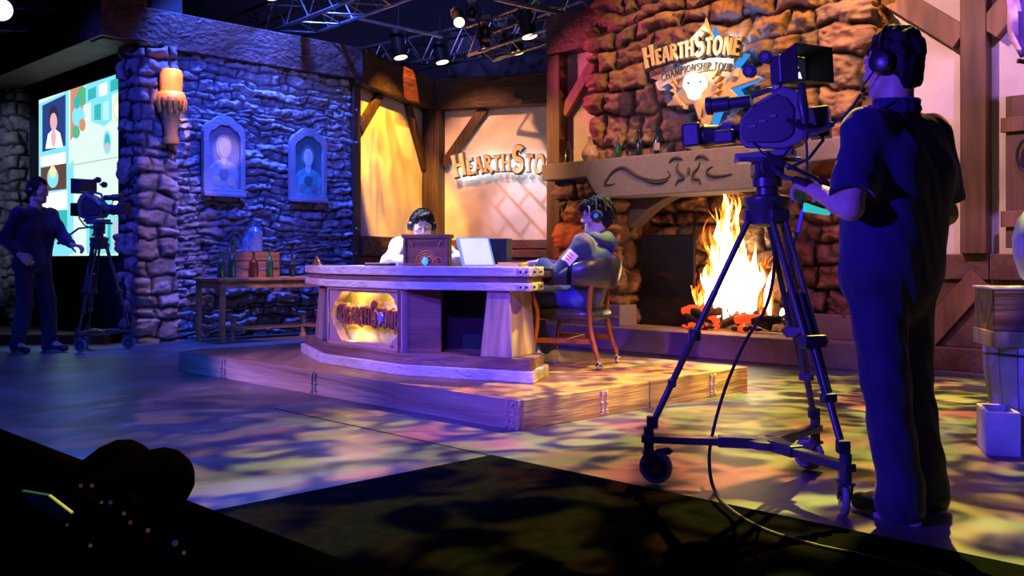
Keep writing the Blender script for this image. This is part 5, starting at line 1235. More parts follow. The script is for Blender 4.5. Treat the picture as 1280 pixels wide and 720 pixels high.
def add_limbs(s, J, bulk=1):
    for a in 'LR':
        s.cap(J['sh'+a], J['el'+a], .052*bulk, .042*bulk, .02); m_ = Vector(J['el'+a]).lerp(Vector(J['wr'+a]), .3)
        s.cap(J['el'+a], m_, .041*bulk, .043*bulk, .02); s.cap(m_, J['wr'+a], .042*bulk, .027*bulk, .02)
        s.cap(J['hip'+a], J['kn'+a], .082*bulk, .055*bulk, .03); s.cap(J['kn'+a], J['an'+a], .055*bulk, .036*bulk, .02)
def add_torso(s, J, r=.115, k=.05, w=.075):
    pe, ch, nk = Vector(J['pelvis']), Vector(J['chest']), Vector(J['neck']); l_ = (Vector(J['shL'])-Vector(J['shR'])).normalized(); lh = (Vector(J['hipL'])-Vector(J['hipR'])).normalized()
    for sg in (-1, 1): s.cap(pe+lh*sg*w*.8, ch+l_*sg*w, r*.98, r*1.02, k); s.cap(ch+l_*sg*w, nk+l_*sg*.05-Vector((0,0,.06)), r*.9, r*.5, k)
    s.cap(J['shL'], J['shR'], r*.55, r*.55, k)
def person(name, label, J, H, hands, skin_m, h=.007, bulk=1):
    feet = (Vector(J['anL'])+Vector(J['anR']))/2
    s = SDF(h); add_torso(s, J); add_limbs(s, J, bulk); add_head(s, H)
    hc = H.translation; s.cap(Vector(J['neck'])-Vector((0,0,.03)), hc+H.to_3x3() @ Vector((0,-.02,-.05)), .060, .056, .02)
    for a in hands: add_hand(s, **a)
    for a in 'LR': s.cap(J['an'+a], Vector(J['toe'+a]), .036, .028, .02)
    b = s.build('person', skin_m); tag(b, label, 'person'); b.name = name
    return b
def fold(amp=.004, f=(30, 22, 14), ph=0):
    def w_(X, Y, Z):
        a = np.sin(X*f[0]+ph+2.0*np.sin(Z*f[2]*.8+ph))*np.sin(Y*f[1]+Z*f[2]+1.7*np.sin(X*f[0]*.6+ph)); b = np.sin(X*71+Z*39+2*np.sin(Y*47))*.35
        return (amp*(a+b)).astype(np.float32)
    return w_
def headset(H, label, pad=(.02,.02,.025), group=None, boom=True, glowc=None, cup=.043):
    """over-ear headset on head frame H"""
    t = thing('headset', label, 'headphones', H.translation, 0, group); t.matrix_world = H; WM[t.name] = H.copy()
    M1 = mat('headset_shell', pad, .35, spec=.6); M2 = M_RUB
    MB(H).tube([(.092*math.cos(a), -.015, .012+.122*math.sin(a)) for a in [PI*i/18 for i in range(19)]], .009, 8, flat=2.0).build('headband', M1, t, smooth=40)
    for sx in (-1, 1):
        c_ = MB(H).tube([(sx*.078,-.01,-.004),(sx*.095,-.01,-.004)], [cup*1.02, cup], 22, flat=1).build('ear_cushion', M2, t, smooth=40, bevel=.004)
        s_ = MB(H).tube([(sx*.095,-.01,-.004),(sx*.112,-.01,-.004),(sx*.120,-.01,-.004)], [cup*.98, cup*.85, cup*.4], 22).build('ear_cup', M1, t, smooth=40)
        if glowc: MB(H).tube([(sx*.119,-.01,-.004),(sx*.1215,-.01,-.004)], [cup*.40, cup*.36], 16).build('logo_light', glowc, s_)
    if boom: MB(H).tube([(-.105,.01,-.03),(-.10,.06,-.07),(-.06,.10,-.078),(-.035,.108,-.075)], .0035, 6).build('microphone_boom', M2, t, smooth=True); MB(H).sph((-.03,.109,-.074), .011, 10, 8).build('microphone', M2, t, smooth=True)
    return t
def hair_noise(amp=.006, f=60, dirz=.4):
    def w_(X, Y, Z): return (amp*(np.sin(X*f+2*np.sin(Y*f*.7))*np.sin(Y*f*1.1+1.5*np.sin(Z*f*.5))+.6*np.sin((X+Y)*f*2.1+Z*f*dirz))).astype(np.float32)
    return w_
def hair_on(b, H, m, extra=(), h=.004, noise=None, nape=-.06):
    s = SDF(h); e = lambda c, r, kk=.015, sub=False: s.ell(H @ Vector(c), r, H, kk, sub)
    e((0,-.022,.048), (.083,.098,.092)); e((0,-.055,.0), (.076,.062,.085)); e((0,-.062,nape+.01), (.055,.035,.04)); e((0,.115,-.022), (.085,.062,.085), .01, True)
    for sx in (-1, 1): e((sx*.095,.015,-.055), (.032,.05,.05), .008, True); e((sx*.074,-.02,.01), (.014,.03,.04))
    for c, r in extra: e(c, r, .012)
    return s.build('hair', m, b, warp=noise or hair_noise(.007, 85))
SK1 = skin('operator_skin', (.62,.42,.34)); SK2 = skin('player_skin', (.85,.66,.56)); HR = mat('black_hair', (.010,.009,.011), .62, spec=.25, bump=.6, bscale=120, bstretch=(1,1,.3), bdist=.004)
NAVY = mat('navy_polo', (.012,.012,.075), .85, bump=.3, bscale=260, bdist=.001, sheen=.3); TROU = mat('dark_trousers', (.012,.012,.055), .8, bump=.3, bscale=160, bdist=.002, sheen=.2); SHOE = mat('dark_shoe', (.03,.03,.035), .5); SOLE = mat('grey_sole', (.25,.25,.28), .6)
def shoe(parent, ank, toe, z0=0.0):
    ank, toe = Vector(ank), Vector(toe); d = (toe-ank); d.z = 0; d.normalize(); heel = Vector((ank.x, ank.y, z0+.045))-d*.05; tp = heel+d*.235
    s = SDF(.006); s.cap(heel, heel+d*.06, .040, .044, .02); s.cap(heel+d*.05, Vector((tp.x, tp.y, z0+.036)), .045, .034, .03); s.cap(heel+d*.01, ank+Vector((0,0,.01)), .042, .045, .03)
    s.cap(heel-d*.2-Vector((0,0,.08)), tp+d*.2-Vector((0,0,.08)), .045, .045, .002, True)
    o = s.build('shoe', SHOE, parent)
    pl_ = []; sd = Vector((-d.y, d.x, 0))
    for i in range(20):
        a = 2*PI*i/20; c_ = heel+d*.095; r_ = .135; pl_.append((c_.x+d.x*math.cos(a)*r_+sd.x*math.sin(a)*.042, c_.y+d.y*math.cos(a)*r_+sd.y*math.sin(a)*.042))
    MB().prism(pl_, z0+.001, z0+.022).build('sole', SOLE, o, bevel=.004)
# --- the operator in front
J = dict(pelvis=(1.43,3.62,.93), chest=(1.45,3.60,1.27), neck=(1.44,3.595,1.50), shL=(1.295,3.515,1.425), shR=(1.605,3.69,1.425), elL=(1.20,3.40,1.135), elR=(1.68,3.72,1.13), wrL=(1.135,3.60,1.215), wrR=(1.60,3.95,1.16),
    hipL=(1.355,3.575,.90), hipR=(1.505,3.665,.90), knL=(1.375,3.53,.50), knR=(1.525,3.68,.50), anL=(1.412,3.49,.10), anR=(1.575,3.655,.10), toeL=(1.33,3.64,.04), toeR=(1.51,3.82,.04))
H = Matrix.Translation((1.425, 3.60, 1.685)) @ frame((-.62,.78,0), math.radians(-6))
op = person('person', 'camera operator in dark polo and trousers seen from behind, hand on the near camera handle', J, H,
    [dict(w=J['wrL'], d=(-.18,.95,.25), palm=(.1,-.3,-.95), thumb=(.97,.2,-.1), curl=.62), dict(w=J['wrR'], d=(-.5,.8,.1), palm=(-.8,-.5,-.2), thumb=(0,0,1), curl=.5)], SK1, h=.0045)
s = SDF(.008); add_torso(s, J, .138, .07, .075)
lv = (Vector(J['shL'])-Vector(J['shR'])).normalized()
s.cap(Vector(J['pelvis'])+lv*.065-Vector((0,0,.05)), Vector(J['chest'])+lv*.07, .132, .135, .06); s.cap(Vector(J['pelvis'])-lv*.065-Vector((0,0,.05)), Vector(J['chest'])-lv*.07, .132, .135, .06)
for a in 'LR':
    sh, el = Vector(J['sh'+a]), Vector(J['el'+a]); s.cap(sh, sh.lerp(el, .80), .078, .082, .05)
    cut = sh.lerp(el, .80); d = (el-sh).normalized(); s.cap(cut+d*.085, cut+d*.18, .10, .10, .004, True)
s.cap((1.2,3.4,.66), (1.66,3.85,.66), .155, .155, .004, True); s.cap((1.2,3.6,.66), (1.66,3.6,.66), .155, .155, .004, True)
sh_ = s.build('polo_shirt', NAVY, op, warp=fold(.0045, (17, 13, 9)))
s = SDF(.005); nk = Vector(J['neck']); col_ = [nk+Vector((.072*math.cos(a)*1.0, .072*math.sin(a), .045+.008*math.sin(a))) for a in [2*PI*i/16 for i in range(17)]]
for a, b in zip(col_, col_[1:]): s.cap(a, b, .012, .012, .01); s.cap(a-Vector((0,0,.028)), b-Vector((0,0,.028)), .015, .015, .01)
s.build('collar', NAVY, sh_)
s = SDF(.008); hL, hR = Vector(J['hipL']), Vector(J['hipR']); s.cap(hL, hR, .128, .128, .06); s.cap(Vector(J['pelvis'])-Vector((0,0,.05)), Vector(J['pelvis'])-Vector((0,0,.09)), .14, .14, .06)
for a in 'LR':
    hp, kn, an = Vector(J['hip'+a]), Vector(J['kn'+a]), Vector(J['an'+a]); s.cap(hp-Vector((0,0,.05)), kn, .108, .083, .03); s.cap(kn, an, .082, .080, .03); s.cap(an, an-Vector((0,0,.04)), .082, .086, .02)
s.build('trousers', TROU, op, warp=fold(.0055, (15, 12, 16), 1.3))
shoe(op, J['anL'], J['toeL']); shoe(op, J['anR'], J['toeR'])
hair_on(op, H, HR, nape=-.075)
headset(H, 'black over-ear headset worn by the cameraman in the dark polo', cup=.048)
# --- the far operator
f2 = Vector((.93,-.36,0)).normalized(); l2 = Vector((-f2.y, f2.x, 0)); c2_ = Vector((-4.93, 9.88, 0)); k_ = lambda fx, ly, z: tuple(c2_+f2*fx+l2*ly+Vector((0,0,z)))
J = dict(pelvis=k_(0,0,.93), chest=k_(.02,0,1.26), neck=k_(.04,0,1.48), shL=k_(.04,.18,1.41), shR=k_(.02,-.18,1.41), elL=k_(.22,.2,1.17), elR=k_(-.12,-.24,1.16), wrL=k_(.44,.08,1.10), wrR=k_(.08,-.24,1.0),
    hipL=k_(0,.085,.90), hipR=k_(-.02,-.085,.90), knL=k_(.10,.10,.50), knR=k_(0,-.10,.50), anL=k_(.10,.12,.10), anR=k_(-.08,-.12,.10), toeL=k_(.26,.14,.04), toeR=k_(.08,-.16,.04))
H = Matrix.Translation(k_(.075,0,1.655)) @ frame(f2*1+Vector((0,.15,0)), math.radians(-8))
op2 = person('person', 'far camera operator in dark clothes standing in profile before the video wall', J, H,
    [dict(w=J['wrL'], d=(.8,-.2,-.1), palm=(0,0,-1), thumb=(0,-1,.2), curl=.6), dict(w=J['wrR'], d=(.8,-.3,-.5), palm=(0,.8,-.3), thumb=(.3,0,1), curl=.4)], SK1, h=.007)
s = SDF(.010); add_torso(s, J, .135, .07, .07)
for a in 'LR': s.cap(J['sh'+a], J['el'+a], .072, .060, .04); s.cap(J['el'+a], Vector(J['el'+a]).lerp(Vector(J['wr'+a]), .8), .058, .045, .03)
s.build('dark_shirt', NAVY, op2, warp=fold(.006, (17, 13, 9)))
s = SDF(.010); s.cap(J['hipL'], J['hipR'], .115, .115, .05)
for a in 'LR': s.cap(J['hip'+a], J['kn'+a], .100, .078, .03); s.cap(J['kn'+a], Vector(J['an'+a])-Vector((0,0,.03)), .076, .072, .03)
s.build('trousers', TROU, op2, warp=fold(.006, (15, 12, 16), 1.3)); shoe(op2, J['anL'], J['toeL']); shoe(op2, J['anR'], J['toeR']); hair_on(op2, H, HR, h=.006)
headset(H, 'slim headset worn by the far camera operator', cup=.034, boom=False)
# --- the player in white behind the desk
f3 = Vector((.36,-.93,0)).normalized(); l3 = Vector((-f3.y, f3.x, 0)); c3 = Vector((-.80, 8.05, 0)); k_ = lambda fx, ly, z: tuple(c3+f3*fx+l3*ly+Vector((0,0,z)))
J = dict(pelvis=k_(.0,0,.70), chest=k_(.06,0,.93), neck=k_(.12,0,1.105), shL=k_(.10,.17,1.07), shR=k_(.10,-.17,1.055), elL=k_(.30,.27,.935), elR=k_(.32,-.31,.935), wrL=k_(.50,.10,.945), wrR=k_(.52,-.16,.945),
    hipL=k_(.05,.09,.68), hipR=k_(.05,-.09,.68), knL=k_(.46,.12,.67), knR=k_(.46,-.12,.67), anL=k_(.42,.12,.25), anR=k_(.42,-.12,.25), toeL=k_(.55,.12,.20), toeR=k_(.55,-.12,.20))
Hd = Vector(k_(.17,0,0)); H = Matrix.Translation((Hd.x, Hd.y, 1.228)) @ frame((.22,-.97,0), math.radians(-16))
p3 = person('person', 'player in a bright white shirt looking down behind the desk, headphones on', J, H,
    [dict(w=J['wrL'], d=(-.2,-.9,-.05), palm=(0,0,-1), thumb=(-1,0,0), curl=.35), dict(w=J['wrR'], d=(.3,-.9,-.05), palm=(0,0,-1), thumb=(1,0,0), curl=.35)], SK2, h=.0055)
WHT = mat('white_shirt', (.85,.86,.88), .8, sheen=.2)
s = SDF(.008); add_torso(s, J, .135, .07, .07)
for a in 'LR': s.cap(J['sh'+a], J['el'+a], .072, .066, .05); s.cap(J['el'+a], Vector(J['el'+a]).lerp(Vector(J['wr'+a]), .6), .060, .050, .03)
s.build('white_shirt', WHT, p3, warp=fold(.005, (19, 15, 13)))
s = SDF(.010); s.cap(J['hipL'], J['hipR'], .11, .11, .05)
for a in 'LR': s.cap(J['hip'+a], J['kn'+a], .09, .072, .03); s.cap(J['kn'+a], J['an'+a], .07, .055, .03)
s.build('trousers', TROU, p3); shoe(p3, J['anL'], J['toeL'], PH); shoe(p3, J['anR'], J['toeR'], PH)
hair_on(p3, H, HR, extra=[((0,.045,.098),(.07,.05,.026)), ((-.045,.065,.075),(.03,.025,.022)), ((.045,.065,.078),(.03,.025,.02)), ((0,.07,.082),(.04,.022,.018))])
for sx in (-1, 1):
    MB(H).tube([(sx*.045,.088,.028),(sx*.032,.093,.033),(sx*.016,.095,.030)], .0026, 6).build('eyebrow', HR, p3, smooth=True); MB(H).tube([(sx*.045,.089,.000),(sx*.031,.095,-.004),(sx*.018,.093,-.001)], .0020, 6).build('eyelashes', HR, p3, smooth=True)
headset(H, 'black and blue headphones worn by the player in white', cup=.042, glowc=glow('cup_blue', (.05,.2,1), .7))
# --- the player in the dark hoodie
f4 = ffc; l4 = lfc; c4_ = Vector((.46, 7.10, 0)); k_ = lambda fx, ly, z: tuple(c4_+f4*fx+l4*ly+Vector((0,0,z)))
J = dict(pelvis=k_(-.08,0,.69), chest=k_(-.15,0,.93), neck=k_(-.13,0,1.115), shL=k_(-.12,.17,1.055), shR=k_(-.10,-.17,1.055), elL=k_(.05,.24,.845), elR=k_(.1,-.24,.85), wrL=k_(.22,.12,.935), wrR=k_(.3,-.14,.93),
    hipL=k_(-.05,.09,.68), hipR=k_(-.05,-.09,.68), knL=k_(.42,.12,.67), knR=k_(.42,-.10,.67), anL=k_(.30,.14,.26), anR=k_(.24,-.12,.26), toeL=k_(.44,.15,.20), toeR=k_(.38,-.14,.20))
H = Matrix.Translation((.622, 7.05, 1.272)) @ frame((-.97,.22,0), math.radians(-6))
p4 = person('person', 'player in a dark blue hoodie sitting in profile on the leather chair', J, H,
    [dict(w=J['wrL'], d=(-.9,.25,-.05), palm=(0,0,-1), thumb=(0,1,0), curl=.45), dict(w=J['wrR'], d=(-.9,.1,-.1), palm=(0,0,-1), thumb=(0,-1,0), curl=.4)], SK2, h=.005)
HOOD = mat('dark_blue_hoodie', (.015,.028,.065), .85, bump=.3, bscale=120, bdist=.002, sheen=.3); JEAN = mat('blue_jeans', (.04,.05,.25), .8, bump=.3, bscale=120, bdist=.002)
s = SDF(.007); add_torso(s, J, .138, .07, .07)
for a in 'LR': s.cap(J['sh'+a], J['el'+a], .075, .060, .04); s.cap(J['el'+a], Vector(J['el'+a]).lerp(Vector(J['wr'+a]), .85), .058, .043, .03)
hd_ = s.build('hoodie', HOOD, p4, warp=fold(.005, (23, 19, 17), .7))
s = SDF(.005); nk = Vector(J['neck']); b_ = f4*-1
for i in range(17):   # hood lying on the shoulders
    a = -1.9+3.8*i/16; p_ = nk+b_*(.095*math.cos(a)+.035)+l4*.105*math.sin(a)+Vector((0,0,-.005-.02*math.cos(a)))
    if i: s.cap(q_, p_, .036, .036, .03)
    q_ = p_
s.cap(nk+b_*.10, nk+b_*.15-Vector((0,0,.06)), .05, .05, .04)
s.build('hood', HOOD, hd_, warp=fold(.003, (40, 35, 30)))
MB().tube([nk+l4*.11+b_*.02+Vector((0,0,-.005)), nk+l4*.135+b_*.05+Vector((0,0,-.03)), nk+l4*.13+b_*.09+Vector((0,0,-.05))], [.012,.022,.008], 10, flat=.4).build('hood_lining', WHT, hd_, smooth=True)
# white patch with red marks on the upper sleeve
shL, elL = Vector(J['shL']), Vector(J['elL']); pc = shL.lerp(elL, .42)+l4*.066; up_ = (shL-elL).normalized(); sx_ = up_.cross(l4).normalized(); ot = sx_.cross(up_)
if ot.dot(l4) < 0: ot = -ot
PM = Matrix(((sx_.x, up_.x, ot.x, pc.x), (sx_.y, up_.y, ot.y, pc.y), (sx_.z, up_.z, ot.z, pc.z), (0,0,0,1)))
def patch_mesh(x0, x1, y0, y1, lift, rnd=.0):
    nx_, ny_ = 10, 6; vs = []
    for j in range(ny_+1):
        for i in range(nx_+1):
            x = x0+(x1-x0)*i/nx_; y = y0+(y1-y0)*j/ny_; vs.append((x, y, .011+lift-(x*x)*7.5))
    for j in range(ny_+1):
        for i in range(nx_+1):
            x = x0+(x1-x0)*i/nx_; y = y0+(y1-y0)*j/ny_; vs.append((x, y, .001-(x*x)*7.5))
    m_ = (nx_+1)*(ny_+1); fs = []
    for j in range(ny_):
        for i in range(nx_):
            a = j*(nx_+1)+i; fs += [(a, a+1, a+nx_+2, a+nx_+1), (m_+a+nx_+1, m_+a+nx_+2, m_+a+1, m_+a)]
    bd = [i for i in range(nx_+1)]+[j*(nx_+1)+nx_ for j in range(1, ny_+1)]+[ny_*(nx_+1)+i for i in range(nx_-1, -1, -1)]+[j*(nx_+1) for j in range(ny_-1, 0, -1)]
    for a, b in zip(bd, bd[1:]+bd[:1]): fs.append((a, m_+a, m_+b, b))
    return MB(PM).add(vs, fs)
ptc = patch_mesh(-.042, .042, -.045, .05, 0).build('sleeve_patch', WHT, hd_, smooth=60); RED = mat('red_print', (.6,.08,.08), .6)
for k2 in range(4): patch_mesh(-.028+.004*k2, .020+.004*(k2 % 2), .030-.022*k2-.009, .030-.022*k2, .0012).build('red_mark', RED, ptc)
s = SDF(.008); s.cap(J['hipL'], J['hipR'], .115, .115, .05)
for a in 'LR': s.cap(J['hip'+a], J['kn'+a], .092, .075, .03); s.cap(J['kn'+a], J['an'+a], .073, .058, .03)
s.build('jeans', JEAN, p4, warp=fold(.004, (25, 20, 20))); SHOE_ = SHOE; SHOE = mat('pale_trainer', (.55,.55,.58), .6); shoe(p4, J['anL'], J['toeL'], PH); shoe(p4, J['anR'], J['toeR'], PH)
hair_on(p4, H, HR, extra=[((0,.075,.085),(.06,.042,.034)), ((0,.10,.07),(.045,.03,.022)), ((0,-.03,.10),(.07,.08,.045)), ((0,-.08,.03),(.07,.05,.08))], noise=hair_noise(.009, 75))
for sx in (-1, 1): MB(H).tube([(sx*.045,.088,.028),(sx*.032,.093,.033),(sx*.016,.095,.030)], .0026, 6).build('eyebrow', HR, p4, smooth=True)
gl_ = thing('eyeglasses', 'thin framed glasses on the player in the dark hoodie', 'glasses', H.translation); gl_.matrix_world = H; WM[gl_.name] = H.copy()
for sx in (-1, 1): MB(H).tube([(sx*.033+.022*math.cos(a), .106-abs(math.cos(a))*.002, .006+.016*math.sin(a)) for a in [2*PI*i/18 for i in range(18)]], .0016, 6, closed=True).build('rim', M_BLKM, gl_, smooth=True); MB(H).tube([(sx*.055,.103,.010),(sx*.074,.06,.010),(sx*.079,-.01,.004)], .0016, 6).build('temple', M_BLKM, gl_, smooth=True)
MB(H).tube([(-.011,.106,.008),(0,.109,.011),(.011,.106,.008)], .0016, 6).build('bridge', M_BLKM, gl_, smooth=True)
headset(H, 'black and blue headphones worn by the player in the dark hoodie', cup=.045, glowc=bpy.data.materials['cup_blue'])
# ================= lighting trusses and lamps
def truss(p, q, w, h, label, sides=4, step=.5, r=.024):
    p, q = Vector(p), Vector(q); d = (q-p).normalized(); up = Vector((0,0,1)); s_ = d.cross(up).normalized(); up = s_.cross(d)
    t = thing('lighting_truss', label, 'truss', tuple((p+q)/2), 0, 'lighting trusses')
    cs = [s_*w/2+up*h/2, -s_*w/2+up*h/2, -s_*w/2-up*h/2, s_*w/2-up*h/2] if sides == 4 else [s_*w/2+up*h/2, -s_*w/2+up*h/2, -up*h/2]
    for c in cs: MB().cyl(p+c, q+c, r, n=10).build('chord', M_METAL, t, smooth=30)
    L = (q-p).length; n = max(2, int(L/step))
    for k in range(len(cs)):
        a, b = cs[k], cs[(k+1) % len(cs)]; mb = MB()
        for i in range(n):
            u0, u1 = p+d*(L*i/n), p+d*(L*(i+.5)/n); u2 = p+d*(L*(i+1)/n)
            mb.cyl(u0+a, u1+b, r*.42, n=6); mb.cyl(u1+b, u2+a, r*.42, n=6)
        mb.build('bracing', M_METAL, t, smooth=30)
    return t
truss(P(300,48,14), P(540,-48,11), .5, .42, 'aluminium truss rising over the blue stone wall')
truss(P(440,83,17), P(720,27,15), .5, .42, 'aluminium truss over the alcove behind the hanging lamps')
truss(P(600,55,14), P(800,-14,12), .5, .42, 'aluminium truss over the fireplace side wall')
truss(P(10,22,12), P(160,44,15), .45, .30, 'dim aluminium truss high above the video wall')
truss(P(-10,66,13), P(62,84,15), .4, .28, 'dim short aluminium truss in the upper corner beyond the video wall')
tag(MB().cyl(P(412,16,14), P(552,46,15), .028, n=12).build('lighting_pipe', M_METAL, smooth=30), 'single long pipe slung beneath the truss over the alcove', 'pipe')
tag(MB().cyl(P(618,-2,11), P(735,24,12), .03, n=12).build('lighting_pipe', M_METAL, smooth=30), 'single pipe crossing the truss beside the chimney top', 'pipe')
tag(MB().cyl(P(655,14,11.5), P(676,-6,11.5), .014, n=8).build('green_rod', mat('green_paint', (.1,.6,.12), .5), smooth=30), 'thin green rod across the truss beside the chimney top', 'rod')
def lamp(px, py, Y, r, label, aim=(.2,-.12,-1), s=9, col=(1,.80,.38), L=2.2, hang=.35):
    r *= 1.1; s = min(s, 3.2) if s > 1 else s; c = P(px, py, Y); d = Vector(aim).normalized(); R = r*Y/FPX
    t = thing('stage_lamp', label, 'stage lamp', tuple(c), 0, 'stage lamps on the trusses')
    b = c-d*R*2*L*.95
    can = MB().tube([b-d*R*.35, b-d*R*.3, b, c-d*R*.5, c], [R*.35, R*.75, R*.95, R, R*1.12], 20).build('lamp_can', M_BLKM, t, smooth=30)
    MB().tube([c-d*R*.12, c-d*R*.02+d*.004], [R*.98, R*.95], 20).build('lens', glow('lamp_lens_%d' % int(px), col, s), can)
    m_ = c-d*R*2; x = Vector((1,0,0)); top = m_+Vector((0,0,R*2.2))
    MB().tube([m_+x*R*1.15, m_+x*R*1.3+Vector((0,0,R*1.2)), top+x*R*.4, top-x*R*.4, m_-x*R*1.3+Vector((0,0,R*1.2)), m_-x*R*1.15], R*.12, 6).build('yoke', M_BLKM, t, smooth=40)
    MB().cyl(top, top+Vector((0,0,hang)), R*.16, n=8).build('hanging_clamp', M_BLKM, t)
    return t
lamp(501,72,15,8,'black stage lamp glowing pale yellow over the alcove beam corner', s=4, L=2.2)
lamp(553,78,15.5,7.5,'stage lamp glowing yellow, hanging lowest over the alcove lettering bay', s=4, L=1.6)
lamp(574,28,13,6.5,'small bright white stage lamp pointing down-right beside the pipe end', s=14, aim=(.1,-.8,-.6))
lamp(607,62,14,6,'bright stage lamp left of the short wide lamp above the alcove', s=9)
lamp(647,66,14,8,'wide short stage lamp glowing yellow beside the chimney beam', s=4, L=1.2)
lamp(662,46,13,9,'large stage lamp glowing yellow under the green rod', s=4, L=1.6)
lamp(341,-3,12,8,'stage lamp at the top edge above the blue wall beam', s=9, L=1)
lamp(39,66,13,9,'dim grey stage lamp under the truss over the video wall', s=.5, col=(.9,.8,.75), L=1.4)
lamp(1,12,10,13,'large bright white lamp in the top corner by the dim truss', s=5, col=(1,1,1), aim=(.5,-.9,-.25), L=1)
# moving heads: dark bodies hanging between the lamps
def head(px, py, Y, s_, label):
    c = P(px, py, Y); t = thing('moving_light', label, 'stage lamp', tuple(c), 0, 'dark moving lights'); T = Matrix.Translation(c) @ Matrix.Scale(s_*Y/FPX, 4)
    MB(T).box((0,0,16), (14,12,7)).build('base', M_BLKM, t, bevel=.01); MB(T).box((-7.5,0,5), (2,7,18)).box((7.5,0,5), (2,7,18)).build('yoke', M_BLKM, t, bevel=.01)
    MB(T).sph((0,0,0), (6,6,8), 14, 10).build('head', M_BLKM, t, smooth=True); MB(T).cyl((0,-2,-5), (0,-3,-10), 4.5, 5.0).build('snout', M_BLKM, t, smooth=30); MB(T).cyl((0,0,20), (0,0,28), .8).build('hanging_clamp', M_BLKM, t)
    return t
head(607,40,13.5,1.1,'dark moving light hanging over the bright lamp near the alcove'); head(628,48,14.5,1.0,'dark moving light between the bright lamp and the wide short lamp')
head(590,16,13,.9,'dark moving light at the upper edge beside the small white lamp')
# stars cut in the dark drape over the alcove
stars_ = thing('star_drape', 'dark drape with cut star shapes hanging behind the lamps over the alcove', 'drape', tuple(P(655,110,17.5)))
MB().box2((P(560,0,17.5).x, 17.5, 2.2), (P(760,0,17.5).x, 17.54, P(0,40,17.5).z)).build('cloth', mat('drape_grey', (.05,.045,.05), .95), stars_)
for i, (x, y) in enumerate(((639,78),(652,76),(665,82),(634,90),(648,94),(661,96),(672,92),(676,78),(640,106),(628,100))):
    c = P(x, y, 17.49); MB(Matrix.Translation(c) @ Matrix.Rotation(PI/2, 4, 'X')).prism([((.08 if k % 2 == 0 else .035)*math.sin(PI*k/5+i), (.08 if k % 2 == 0 else .035)*math.cos(PI*k/5+i)) for k in range(10)], 0, .01).build('star_cutout', M_DRAPE, stars_)

M_UNLIT = mat('unlit_black', (.0015,.0015,.002), .95, spec=0)  # darkness put into the colour so spilling stage light leaves no rim
# ================= foreground barrier with lamps
fbar = thing('stage_barrier', 'dark rounded barrier running diagonally across the lower corner in front of the stage', 'barrier', (-.6, 1.4, -1.1))
a, b = P(-60, 545, 1.75), P(460, 758, 1.22)
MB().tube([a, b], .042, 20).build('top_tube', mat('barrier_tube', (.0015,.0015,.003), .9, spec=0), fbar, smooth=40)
d_ = (b-a).normalized(); dn_ = Vector((0,-.06,-1)).normalized()
mb = MB(); lo1, lo2 = a+Vector((0,.0,-1.4)), b+Vector((0,.0,-1.4)); th_ = Vector((.0,.012,0))
mb.add([a, b, lo2, lo1, a+th_, b+th_, lo2+th_, lo1+th_], [(0,1,2,3),(7,6,5,4),(0,4,5,1),(1,5,6,2),(2,6,7,3),(3,7,4,0)])  .build('black_skirt', M_UNLIT, fbar)
MB().tube([a+Vector((0,-.10,-.17)), b+Vector((0,-.10,-.17))], .03, 14).build('lower_tube', M_UNLIT, fbar, smooth=40)
for k in range(7):
    p_ = a.lerp(b, (k+.5)/7); MB().cyl(p_, p_+Vector((.03 if k % 2 else -.03,-.10,-.17)), .012, n=8).build('strut', M_UNLIT, fbar, smooth=30)
def floorlamp(px, py, Y, r, aim, label):
    c = P(px, py, Y); R = r*Y/FPX; d = Vector(aim).normalized()
    t = thing('barrier_lamp', label, 'lamp', tuple(c-Vector((0,0,R*2))), 0, 'lamps on the barrier')
    pts = [c-d*R*2.6, c-d*R*2.3, c-d*R*1.0, c+d*R*.0, c+d*R*.45, c+d*R*.75, c+d*R*.93, c+d*R*1.0]; rs = [R*.9, R*1.0, R*1.03, R*1.0, R*.88, R*.66, R*.36, R*.06]
    MB().tube(pts, rs, 28).build('housing', M_UNLIT, t, smooth=30); MB().tube([c-d*R*2.75, c-d*R*2.55], [R*.98, R*1.06], 28).build('rim', M_UNLIT, t, smooth=30)
    s_ = d.cross(Vector((0,0,1))).normalized()
    MB().tube([c+s_*R*.7-Vector((0,0,R*.8))-d*R, c+s_*R*.7-Vector((0,0,R*1.5))-d*R, c-Vector((0,0,R*2))-d*R, c-s_*R*.7-Vector((0,0,R*1.5))-d*R, c-s_*R*.7-Vector((0,0,R*.8))-d*R], R*.09, 8).build('yoke', M_UNLIT, t, smooth=40)
    return t
floorlamp(152,590,1.55,41,(.35,.5,.35),'dark rounded lamp housing on the barrier, the one nearer the stage screen')
floorlamp(201,600,1.42,41,(.5,.5,.22),'dark rounded lamp housing on the barrier, the one in front')
